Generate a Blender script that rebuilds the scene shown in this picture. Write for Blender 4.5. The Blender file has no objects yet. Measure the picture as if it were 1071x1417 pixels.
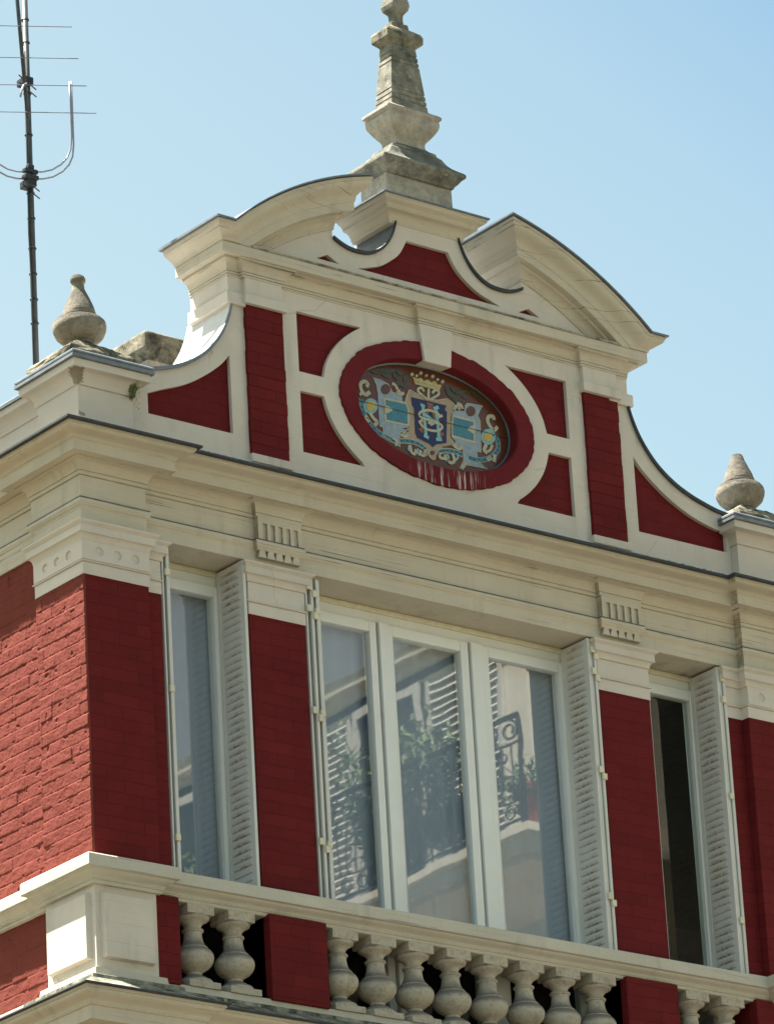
import bpy, bmesh, math, random
from mathutils import Vector, Matrix, noise
from mathutils.geometry import tessellate_polygon
random.seed(7)
sc = bpy.context.scene
C = sc.collection
R = math.radians

# ---------------------------------------------------------------- camera
cam_d = bpy.data.cameras.new("camera"); cam = bpy.data.objects.new("camera", cam_d); C.objects.link(cam)
right = Vector((0.78933224, -0.61158293, -0.05404571))
down = Vector((0.1857408, 0.32176889, -0.92842077))
fwd = Vector((0.58519653, 0.72279395, 0.36757846))
m = Matrix((right, -down, -fwd)).transposed().to_4x4()
m.translation = (-16.89462982, -20.35923973, 1.6)
cam.matrix_world = m
cam_d.sensor_fit = 'VERTICAL'; cam_d.sensor_height = 24.0
cam_d.lens = 24.0 * 7255.0 / 1417.0
cam_d.clip_start = 0.5; cam_d.clip_end = 3000
sc.camera = cam

# ---------------------------------------------------------------- sky, sun, exposure
SUN_TO = Vector((-0.091, 0.097, 0.335)).normalized()
elev = math.asin(SUN_TO.z); azim = math.atan2(SUN_TO.x, SUN_TO.y)
w = bpy.data.worlds.new("World"); sc.world = w; w.use_nodes = True
nt = w.node_tree; bg = nt.nodes["Background"]
sky = nt.nodes.new("ShaderNodeTexSky"); sky.sky_type = 'NISHITA'; sky.sun_disc = False
sky.sun_elevation = elev; sky.sun_rotation = azim
sky.air_density = 1.0; sky.dust_density = 2.0; sky.ozone_density = 1.0; sky.altitude = 50
wb = nt.nodes.new("ShaderNodeMix"); wb.data_type = 'RGBA'; wb.blend_type = 'MULTIPLY'; wb.inputs[0].default_value = 1.0
# white balance of the camera, with the deeper blue patch of sky high to the right of the gable
tcw = nt.nodes.new("ShaderNodeTexCoord"); dp = nt.nodes.new("ShaderNodeVectorMath"); dp.operation = 'DOT_PRODUCT'; dp.inputs[1].default_value = (0.325, -0.624, 0.710)
nt.links.new(tcw.outputs["Generated"], dp.inputs[0])
mrw = nt.nodes.new("ShaderNodeMapRange"); mrw.inputs[1].default_value = -0.5; mrw.inputs[2].default_value = 0.5; nt.links.new(dp.outputs["Value"], mrw.inputs[0])
crw = nt.nodes.new("ShaderNodeValToRGB"); el = crw.color_ramp.elements
el[0].position = 0.25; el[0].color = (1.30, 1.23, 0.87, 1); el[1].position = 0.37; el[1].color = (1.36, 1.25, 0.86, 1)
for p_, c_ in ((0.52, (1.25, 1.21, 0.875, 1)), (0.585, (1.13, 1.155, 0.875, 1)), (0.635, (0.86, 1.0, 0.875, 1)), (0.70, (0.90, 1.02, 0.875, 1)), (0.95, (1.2, 1.19, 0.875, 1))):
    e_ = el.new(p_); e_.color = c_
nt.links.new(mrw.outputs[0], crw.inputs[0]); nt.links.new(crw.outputs[0], wb.inputs[7])
nt.links.new(sky.outputs[0], wb.inputs[6]); nt.links.new(wb.outputs[2], bg.inputs[0]); bg.inputs[1].default_value = 0.05
sun_d = bpy.data.lights.new("sun", 'SUN'); sun_d.energy = 5.0; sun_d.angle = R(0.53); sun_d.color = (1.0, 0.95, 0.86)
sun = bpy.data.objects.new("sun", sun_d); C.objects.link(sun)
sun.rotation_euler = SUN_TO.to_track_quat('Z', 'Y').to_euler(); sun.location = (-20, 20, 60)
vs = sc.view_settings; vs.view_transform = 'Standard'; vs.look = 'None'; vs.exposure = 2.26; vs.gamma = 1

# ---------------------------------------------------------------- materials
class NT:
    def __init__(s, name):
        s.m = bpy.data.materials.new(name); s.m.use_nodes = True; s.t = s.m.node_tree
        s.b = s.t.nodes["Principled BSDF"]; s._co = None
    def n(s, typ, **kw):
        o = s.t.nodes.new(typ)
        for k, v in kw.items():
            if k in o.inputs: o.inputs[k].default_value = v
            else: setattr(o, k, v)
        return o
    def l(s, a, b): s.t.links.new(a, b)
    def co(s):
        if s._co is None: s._co = s.n("ShaderNodeTexCoord").outputs["Object"]
        return s._co
    def scaled(s, sx, sy, sz):
        mp = s.n("ShaderNodeMapping"); mp.inputs["Scale"].default_value = (sx, sy, sz); s.l(s.co(), mp.inputs[0]); return mp.outputs[0]
    def noise(s, vec, scale, detail=4, rough=0.55):
        o = s.n("ShaderNodeTexNoise", Scale=scale, Detail=detail, Roughness=rough); s.l(vec, o.inputs["Vector"]); return o.outputs["Fac"]
    def ramp(s, fac, a, b, ca=(0, 0, 0, 1), cb=(1, 1, 1, 1)):
        o = s.n("ShaderNodeValToRGB"); e = o.color_ramp.elements
        e[0].position = a; e[1].position = b; e[0].color = ca; e[1].color = cb; s.l(fac, o.inputs[0]); return o.outputs[0]
    def mix(s, fac, a, b, mode='MIX'):
        o = s.n("ShaderNodeMix", data_type='RGBA', blend_type=mode)
        for inp, v in ((o.inputs[0], fac), (o.inputs[6], a), (o.inputs[7], b)):
            if hasattr(v, "is_linked"): s.l(v, inp)
            elif isinstance(v, (int, float)): inp.default_value = v
            else: inp.default_value = (*v, 1) if len(v) == 3 else v
        return o.outputs[2]
    def math(s, op, a, b=0.0):
        o = s.n("ShaderNodeMath", operation=op)
        for inp, v in ((o.inputs[0], a), (o.inputs[1], b)):
            if hasattr(v, "is_linked"): s.l(v, inp)
            else: inp.default_value = v
        return o.outputs[0]
    def base(s, c):
        if hasattr(c, "is_linked"): s.l(c, s.b.inputs["Base Color"])
        else: s.b.inputs["Base Color"].default_value = (*c, 1)
    def bump(s, h, strength=0.3, dist=0.004):
        o = s.n("ShaderNodeBump", Strength=strength, Distance=dist); s.l(h, o.inputs["Height"]); s.l(o.outputs[0], s.b.inputs["Normal"])
    def rough(s, v): s.b.inputs["Roughness"].default_value = v

def stone(name, col, dirt=(0.20, 0.18, 0.14), dirt_amt=0.35, bump=0.25, rough=0.8, streak=0.35, spec=0.3, crack=0.0, returns=0.0):
    k = NT(name)
    big = k.ramp(k.noise(k.co(), 3.0, 6, 0.6), 0.35, 0.75)
    c1 = tuple(x * 0.86 for x in col)
    a = k.mix(big, col, c1)
    st = k.ramp(k.noise(k.scaled(28, 28, 2.2), 1.0, 4, 0.6), 0.56, 0.80)
    a = k.mix(k.math('MULTIPLY', st, streak * 0.35), a, tuple(x * 0.66 for x in col))
    hz = k.ramp(k.noise(k.scaled(1.5, 1.5, 60), 1.0, 4, 0.6), 0.56, 0.78)
    a = k.mix(k.math('MULTIPLY', hz, streak * 0.6), a, tuple(x * 0.7 for x in col))
    sp = k.ramp(k.noise(k.co(), 34.0, 6, 0.7), 0.62, 0.80)
    a = k.mix(k.math('MULTIPLY', sp, dirt_amt), a, dirt)
    # sparse broad rain stains
    rs = k.math('MULTIPLY', k.ramp(k.noise(k.scaled(11, 11, 1.6), 1.0, 3, 0.5), 0.55, 0.75), k.ramp(k.noise(k.co(), 2.2, 3, 0.5), 0.45, 0.6))
    a = k.mix(k.math('MULTIPLY', rs, 0.5), a, tuple(x * 0.55 for x in col))
    # fine dark lines where the courses of moulding crack and hold soot
    fl = k.math('MULTIPLY', k.ramp(k.noise(k.scaled(0.8, 0.8, 130), 1.0, 2, 0.5), 0.62, 0.68), k.ramp(k.noise(k.scaled(4, 4, 12), 1.0, 3, 0.5), 0.48, 0.58))
    a = k.mix(k.math('MULTIPLY', fl, streak * 0.75), a, tuple(x * 0.35 for x in dirt))
    if crack:
        wv = k.n("ShaderNodeVectorMath", operation='ADD'); no = k.n("ShaderNodeTexNoise", Scale=5.0, Detail=4.0); k.l(k.co(), no.inputs["Vector"])
        sc_ = k.n("ShaderNodeVectorMath", operation='SCALE'); k.l(no.outputs["Color"], sc_.inputs[0]); sc_.inputs["Scale"].default_value = 0.10
        k.l(k.co(), wv.inputs[0]); k.l(sc_.outputs[0], wv.inputs[1])
        vo = k.n("ShaderNodeTexVoronoi", feature='DISTANCE_TO_EDGE', Scale=1.7); k.l(wv.outputs[0], vo.inputs["Vector"])
        cr = k.math('MULTIPLY', k.ramp(vo.outputs["Distance"], 0.001, 0.006, (1, 1, 1, 1), (0, 0, 0, 1)), k.ramp(k.noise(k.co(), 3.1, 2, 0.5), 0.52, 0.58))
        a = k.mix(k.math('MULTIPLY', cr, crack), a, (0.14, 0.12, 0.09))
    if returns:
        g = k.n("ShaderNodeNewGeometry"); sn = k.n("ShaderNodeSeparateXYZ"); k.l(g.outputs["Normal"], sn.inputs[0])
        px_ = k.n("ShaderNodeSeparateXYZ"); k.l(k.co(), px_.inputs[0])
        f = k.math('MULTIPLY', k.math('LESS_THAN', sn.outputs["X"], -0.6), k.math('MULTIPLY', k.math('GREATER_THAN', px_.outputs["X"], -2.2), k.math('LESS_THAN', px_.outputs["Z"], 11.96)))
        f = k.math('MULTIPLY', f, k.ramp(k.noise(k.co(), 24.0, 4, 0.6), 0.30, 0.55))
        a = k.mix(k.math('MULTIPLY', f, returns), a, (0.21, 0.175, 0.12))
    k.base(a); k.rough(rough); k.b.inputs["Specular IOR Level"].default_value = spec
    k.bump(k.noise(k.co(), 70.0, 6, 0.65), bump, 0.006)
    return k.m

def old_stone(name, col, moss=(0.055, 0.05, 0.035), amt=0.8, lo=0.42, hi=0.62, up=0.0, world=False):
    k = NT(name)
    if world: k._co = k.n("ShaderNodeNewGeometry").outputs["Position"]
    a = k.mix(k.ramp(k.noise(k.co(), 9.0, 8, 0.7), lo, hi), col, moss)
    a = k.mix(k.ramp(k.noise(k.co(), 45.0, 6, 0.7), 0.5, 0.75), a, tuple(x * 0.55 for x in col))
    a = k.mix(k.math('MULTIPLY', k.ramp(k.noise(k.co(), 20.0, 4, 0.6), 0.6, 0.7), 0.6), a, (0.42, 0.36, 0.24))
    if up:      # soot and lichen settled on ledges
        g = k.n("ShaderNodeNewGeometry"); sx = k.n("ShaderNodeSeparateXYZ"); k.l(g.outputs["Normal"], sx.inputs[0])
        f = k.ramp(k.math('ADD', sx.outputs["Z"], k.math('MULTIPLY', k.math('SUBTRACT', k.noise(k.co(), 16.0, 5, 0.6), 0.5), 0.7)), 0.10, 0.55)
        a = k.mix(k.math('MULTIPLY', f, up), a, moss)
    k.base(a); k.rough(0.95); k.b.inputs["Specular IOR Level"].default_value = 0.15
    k.bump(k.noise(k.co(), 55.0, 8, 0.75), 0.7, 0.012)
    return k.m

def painted_brick(name, axis, col, bump=0.55, radial=False):
    k = NT(name)
    sep = k.n("ShaderNodeSeparateXYZ"); k.l(k.co(), sep.inputs[0])
    cb = k.n("ShaderNodeCombineXYZ"); k.l(sep.outputs["X" if axis == 'x' else "Y"], cb.inputs[0]); k.l(sep.outputs["Z"], cb.inputs[1])
    br = k.n("ShaderNodeTexBrick"); k.l(cb.outputs[0], br.inputs["Vector"])
    br.inputs["Scale"].default_value = 1.0; br.inputs["Brick Width"].default_value = 0.225; br.inputs["Row Height"].default_value = 0.0665
    br.inputs["Mortar Size"].default_value = 0.0035; br.inputs["Mortar Smooth"].default_value = 0.6; br.offset = 0.5
    n1 = k.noise(k.co(), 26.0, 6, 0.65)
    inv = k.math('SUBTRACT', 1.0, br.outputs["Fac"])
    h = k.math('ADD', k.math('MULTIPLY', inv, 0.6), k.math('MULTIPLY', n1, 0.55))
    a = k.mix(k.ramp(k.noise(k.co(), 5.0, 6, 0.6), 0.35, 0.7), col, tuple(x * 0.82 for x in col))
    br.inputs["Color1"].default_value = (1.16, 1.16, 1.16, 1); br.inputs["Color2"].default_value = (0.84, 0.84, 0.84, 1); br.inputs["Mortar"].default_value = (0.55, 0.55, 0.55, 1)
    a = k.mix(0.5, a, br.outputs["Color"], 'MULTIPLY')
    ch_ = k.math('MULTIPLY', k.ramp(k.noise(k.co(), 70.0, 3, 0.6), 0.72, 0.78), k.ramp(k.noise(k.co(), 6.0, 2, 0.5), 0.5, 0.6))
    a = k.mix(k.math('MULTIPLY', ch_, 0.5), a, (0.30, 0.22, 0.18))
    a = k.mix(k.math('MULTIPLY', k.ramp(k.noise(k.scaled(3, 3, 40), 1.0, 5, 0.65), 0.6, 0.75), 0.3), a, (col[0] * 1.15, col[1] * 1.6, col[2] * 1.7))
    k.base(a); k.rough(0.75); k.b.inputs["Specular IOR Level"].default_value = 0.10
    k.bump(h, bump, 0.008)
    return k.m

def plain(name, col, rough=0.6, metal=0.0, nz=0.15, bump=0.0, scale=20, spec=0.4):
    k = NT(name)
    a = k.mix(k.ramp(k.noise(k.co(), scale, 5, 0.6), 0.3, 0.75), col, tuple(x * (1 - nz * 2) for x in col))
    k.base(a); k.rough(rough); k.b.inputs["Metallic"].default_value = metal; k.b.inputs["Specular IOR Level"].default_value = spec
    if bump: k.bump(k.noise(k.co(), 60, 5, 0.6), bump, 0.004)
    return k.m

AXC, AYC = -2.46, -0.056
CREAM = (0.59, 0.535, 0.465)
M = {}
M['cream'] = stone('cream painted render', CREAM, crack=0.3, dirt_amt=0.3, streak=0.22)
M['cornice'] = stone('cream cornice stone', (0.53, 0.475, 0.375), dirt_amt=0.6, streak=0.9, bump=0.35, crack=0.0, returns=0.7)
k = NT('cream render with flaked paint')
big = k.ramp(k.noise(k.co(), 3.0, 6, 0.6), 0.35, 0.75); a = k.mix(big, CREAM, tuple(x * 0.86 for x in CREAM))
def spot(cx, cy, cz, sx, sz, lo, hi, scale=38.0):
    v = k.n("ShaderNodeVectorMath", operation='SUBTRACT'); k.l(k.co(), v.inputs[0]); v.inputs[1].default_value = (cx, cy, cz)
    v2 = k.n("ShaderNodeVectorMath", operation='MULTIPLY'); k.l(v.outputs[0], v2.inputs[0]); v2.inputs[1].default_value = (1 / sx, 1 / sx, 1 / sz)
    d = k.n("ShaderNodeVectorMath", operation='LENGTH'); k.l(v2.outputs[0], d.inputs[0])
    return k.ramp(k.math('ADD', d.outputs["Value"], k.math('MULTIPLY', k.math('SUBTRACT', k.noise(k.co(), scale, 5, 0.65), 0.5), 1.6)), lo, hi, (1, 1, 1, 1), (0, 0, 0, 1))
for args, c_ in (((AXC, AYC, 12.30, 0.055, 0.075, 0.75, 0.85), (0.25, 0.21, 0.15)), ((AXC + 0.03, AYC, 12.09, 0.05, 0.045, 0.55, 0.62), (0.27, 0.24, 0.19)), ((AXC + 0.27, AYC, 12.03, 0.05, 0.04, 0.5, 0.6), (0.24, 0.22, 0.17)), ((-2.09, AYC, 12.27, 0.05, 0.07, 0.6, 0.9), (0.12, 0.13, 0.06))):
    a = k.mix(spot(*args), a, c_)
k.base(a); k.rough(0.8); k.b.inputs["Specular IOR Level"].default_value = 0.3; k.bump(k.noise(k.co(), 70.0, 6, 0.65), 0.25, 0.006); M['attic'] = k.m
M['rail'] = stone('weathered rail stone', (0.50, 0.465, 0.385), dirt=(0.12, 0.12, 0.10), dirt_amt=0.7, streak=0.7, bump=0.5)
M['baluster'] = old_stone('baluster stone', (0.47, 0.425, 0.345), (0.13, 0.12, 0.105), lo=0.50, hi=0.92, up=0.8, world=True)
M['red'] = painted_brick('red painted brick front', 'x', (0.125, 0.0125, 0.0135), 0.5)
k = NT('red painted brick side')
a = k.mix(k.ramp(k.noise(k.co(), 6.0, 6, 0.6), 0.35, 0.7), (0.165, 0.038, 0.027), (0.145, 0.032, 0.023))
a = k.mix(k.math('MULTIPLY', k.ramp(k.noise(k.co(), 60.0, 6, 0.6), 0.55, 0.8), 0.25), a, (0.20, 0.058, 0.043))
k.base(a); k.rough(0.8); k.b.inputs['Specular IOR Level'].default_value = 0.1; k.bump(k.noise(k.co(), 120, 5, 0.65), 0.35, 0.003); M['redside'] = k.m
M['redpanel'] = painted_brick('red panel paint', 'x', (0.125, 0.0125, 0.0145), 0.4)
# red oval surround with pale streaks running down its lower edge
k = NT('red oval surround paint')
sep = k.n("ShaderNodeSeparateXYZ"); k.l(k.co(), sep.inputs[0])
a = k.mix(k.ramp(k.noise(k.co(), 7.0, 6, 0.6), 0.35, 0.7), (0.135, 0.015, 0.019), (0.11, 0.012, 0.016))
low = k.ramp(sep.outputs["Z"], 0.0, 1.0); mr = k.n("ShaderNodeMapRange"); k.l(sep.outputs["Z"], mr.inputs[0])
mr.inputs[1].default_value = 12.33; mr.inputs[2].default_value = 12.27
mx = k.n("ShaderNodeMapRange"); k.l(k.math('ABSOLUTE', k.math('SUBTRACT', sep.outputs["X"], 0.06)), mx.inputs[0]); mx.inputs[1].default_value = 0.36; mx.inputs[2].default_value = 0.2
stv = k.ramp(k.noise(k.scaled(60, 60, 3.5), 1.0, 3, 0.6), 0.56, 0.66)
a = k.mix(k.math('MULTIPLY', k.math('MULTIPLY', stv, k.math('MULTIPLY', mr.outputs[0], mx.outputs[0])), 0.75), a, (0.62, 0.55, 0.52))
k.base(a); k.rough(0.75); k.b.inputs['Specular IOR Level'].default_value = 0.10; k.bump(k.noise(k.co(), 30, 6, 0.65), 0.5, 0.006); M['ring'] = k.m
M['zinc'] = plain('grey zinc sheet', (0.20, 0.225, 0.25), 0.5, 0.25, 0.2, 0.15)
M['zincpale'] = plain('pale painted flashing', (0.60, 0.60, 0.58), 0.55, 0.0, 0.1, 0.15)
k = NT('pale flashing with ragged black seam')
fz = k.n("ShaderNodeSeparateXYZ"); k.l(k.co(), fz.inputs[0])
dz = k.math('ABSOLUTE', k.math('SUBTRACT', fz.outputs["Z"], k.math('ADD', 12.055, k.math('MULTIPLY', k.noise(k.scaled(30, 30, 3), 1.0, 5, 0.7), 0.016))))
ends = k.ramp(k.math('ABSOLUTE', fz.outputs["X"]), 0.55, 0.78); ends.node.color_ramp.elements[0].color = (0.25, 0.25, 0.25, 1)
mr = k.n("ShaderNodeMapRange"); k.l(k.math('ABSOLUTE', fz.outputs["X"]), mr.inputs[0]); mr.inputs[1].default_value = 1.25; mr.inputs[2].default_value = 1.7; mr.inputs[3].default_value = 0.15; mr.inputs[4].default_value = 1.0
line = k.math('MULTIPLY', k.ramp(dz, 0.0015, 0.0055, (1, 1, 1, 1), (0, 0, 0, 1)), k.math('MULTIPLY', mr.outputs[0], k.ramp(k.noise(k.scaled(40, 40, 40), 1.0, 3, 0.6), 0.38, 0.52)))
k.base(k.mix(line, (0.52, 0.515, 0.49), (0.03, 0.03, 0.028))); k.rough(0.6); M['flash'] = k.m
M['taenialead'] = plain('weathered lead strip', (0.16, 0.155, 0.145), 0.7, 0.0, 0.3, 0.3)
M['zincdark'] = plain('dark weathered lead edge', (0.05, 0.055, 0.06), 0.6, 0.1, 0.25, 0.3)
M['dirtcap'] = old_stone('lichen stone edge', (0.42, 0.38, 0.30), amt=0.7)
M['finial'] = old_stone('weathered finial stone', (0.27, 0.24, 0.19), (0.06, 0.058, 0.052), lo=0.45, hi=0.78, up=0.95)
M['obelisk'] = old_stone('weathered obelisk stone', (0.29, 0.275, 0.225), (0.085, 0.09, 0.075), lo=0.40, hi=0.64, up=0.6)
M['moss'] = old_stone('mossy stone', (0.25, 0.23, 0.17), (0.045, 0.045, 0.035))
M['ledge'] = old_stone('lichen covered ledge', (0.34, 0.325, 0.26), (0.045, 0.05, 0.035), lo=0.36, hi=0.58)
M['chim'] = old_stone('chimney render', (0.44, 0.40, 0.33), (0.17, 0.16, 0.13), lo=0.44, hi=0.8, up=0.6)
M['pvc'] = plain('white window frame', (0.70, 0.72, 0.70), 0.35, 0, 0.03, 0.0, 6, 0.5)
M['bead'] = plain('cream frame bead', (0.66, 0.62, 0.47), 0.6, 0, 0.1)
# metal shutters with rust in the slots
k = NT('pale metal shutter')
a = k.mix(k.ramp(k.noise(k.co(), 4.0, 4, 0.5), 0.35, 0.75), (0.57, 0.565, 0.53), (0.52, 0.515, 0.48))
sp_ = k.n("ShaderNodeSeparateXYZ"); k.l(k.co(), sp_.inputs[0])
fr_ = k.math('FRACT', k.math('ADD', k.math('DIVIDE', k.math('SUBTRACT', sp_.outputs["Z"], 9.74), 0.0415), 0.12))
slot = k.ramp(fr_, 0.15, 0.75, (1, 1, 1, 1), (0, 0, 0, 1))
mid = k.ramp(k.math('ABSOLUTE', k.math('SUBTRACT', sp_.outputs["Y"], 0.108)), 0.03, 0.075, (1, 1, 1, 1), (0, 0, 0, 1))
big_ = k.ramp(k.noise(k.co(), 3.6, 3, 0.5), 0.38, 0.52); fine = k.ramp(k.noise(k.scaled(50, 50, 60), 1.0, 4, 0.65), 0.40, 0.54)
a = k.mix(k.math('MULTIPLY', k.math('MULTIPLY', slot, mid), k.math('MULTIPLY', k.math('MULTIPLY', big_, fine), 0.9)), a, (0.22, 0.135, 0.065))
a = k.mix(k.math('MULTIPLY', k.math('MULTIPLY', slot, k.ramp(k.math('ABSOLUTE', k.math('SUBTRACT', sp_.outputs["Y"], 0.108)), 0.070, 0.080, (1, 1, 1, 1), (0, 0, 0, 1))), 0.25), a, (0.30, 0.28, 0.24))
k.base(a); k.rough(0.6); k.bump(k.noise(k.co(), 30, 4, 0.6), 0.15, 0.003); M['shutter'] = k.m
def glass(name, ior, tint=(1, 1, 1)):
    k = NT(name); out = k.t.nodes["Material Output"]
    tr = k.n("ShaderNodeBsdfTransparent"); tr.inputs[0].default_value = (*tint, 1)
    gl = k.n("ShaderNodeBsdfGlossy"); gl.inputs["Roughness"].default_value = 0.013
    nz = k.noise(k.co(), 1.3, 2, 0.4); bp = k.n("ShaderNodeBump", Strength=0.05, Distance=0.02); k.l(nz, bp.inputs["Height"]); k.l(bp.outputs[0], gl.inputs["Normal"])
    ge = k.n("ShaderNodeNewGeometry"); dt = k.n("ShaderNodeVectorMath", operation='DOT_PRODUCT'); k.l(ge.outputs["Normal"], dt.inputs[0]); k.l(ge.outputs["Incoming"], dt.inputs[1])
    r0 = ((ior - 1) / (ior + 1)) ** 2
    fac = k.math('ADD', r0, k.math('MULTIPLY', 1 - r0, k.math('POWER', k.math('SUBTRACT', 1.0, k.math('ABSOLUTE', dt.outputs["Value"])), 5.0)))
    mx = k.n("ShaderNodeMixShader"); k.l(fac, mx.inputs[0]); k.l(tr.outputs[0], mx.inputs[1]); k.l(gl.outputs[0], mx.inputs[2])
    k.l(mx.outputs[0], out.inputs[0]); k.t.nodes.remove(k.b); return k.m
M['glass'] = glass('coated double glazing', 2.8, (0.97, 0.98, 0.99))
M['glassdull'] = glass('less reflective glazing', 1.45, (0.8, 0.85, 0.83))
M['curtain'] = plain('pale voile', (0.31, 0.385, 0.465), 0.95, 0, 0.04, 0, 4, 0.1)
M['room'] = plain('dark room', (0.10, 0.09, 0.08), 0.9)
M['steel'] = plain('galvanised mast steel', (0.07, 0.08, 0.085), 0.5, 0.3, 0.2)
M['alu'] = plain('aluminium aerial rod', (0.30, 0.31, 0.36), 0.4, 0.5, 0.08)
M['rod'] = plain('dull aerial element', (0.16, 0.18, 0.23), 0.5, 0.3)
M['blackp'] = plain('black plastic', (0.02, 0.022, 0.025), 0.5, 0, 0.1)
M['iron'] = plain('wrought iron', (0.02, 0.02, 0.022), 0.5, 0.3, 0.1)
M['leaf'] = plain('leaf green', (0.11, 0.16, 0.055), 0.6, 0, 0.25, 0, 8)
M['terra'] = plain('terracotta', (0.35, 0.11, 0.06), 0.8)
M['asphalt'] = plain('street asphalt', (0.09, 0.088, 0.085), 0.9, 0, 0.15, 0.3, 4)
M['paving'] = plain('sunlit stone paving', (0.055, 0.045, 0.019), 0.9, 0, 0.12, 0.2, 2)
M['stucco'] = stone('opposite stucco', (0.72, 0.66, 0.54))
M['white'] = plain('white louvre paint', (0.62, 0.60, 0.54), 0.6)
M['slate'] = plain('slate roof', (0.12, 0.13, 0.145), 0.6)
# ceramic colours
def tile(name, c): return plain(name, c, 0.22, 0, 0.14, 0.0, 40, 0.5)
M['t_ground'] = tile('tile russet', (0.105, 0.032, 0.015)); M['t_navy'] = tile('tile navy', (0.006, 0.009, 0.066))
M['t_cream'] = tile('tile cream', (0.44, 0.41, 0.29)); M['t_tan'] = tile('tile tan', (0.36, 0.27, 0.175))
M['t_lil'] = tile('tile grey blue', (0.26, 0.325, 0.375)); M['t_teal'] = tile('tile teal', (0.045, 0.19, 0.25))
M['t_sky'] = tile('tile light blue', (0.20, 0.42, 0.47)); M['t_gold'] = tile('tile gold', (0.50, 0.37, 0.07))
M['t_joint'] = tile('tile joint', (0.12, 0.11, 0.09)); M['t_border'] = tile('tile border', (0.015, 0.06, 0.085)); M['t_green'] = tile('tile dark green', (0.045, 0.055, 0.02)); M['t_rust'] = tile('tile rust', (0.24, 0.075, 0.03))

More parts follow.
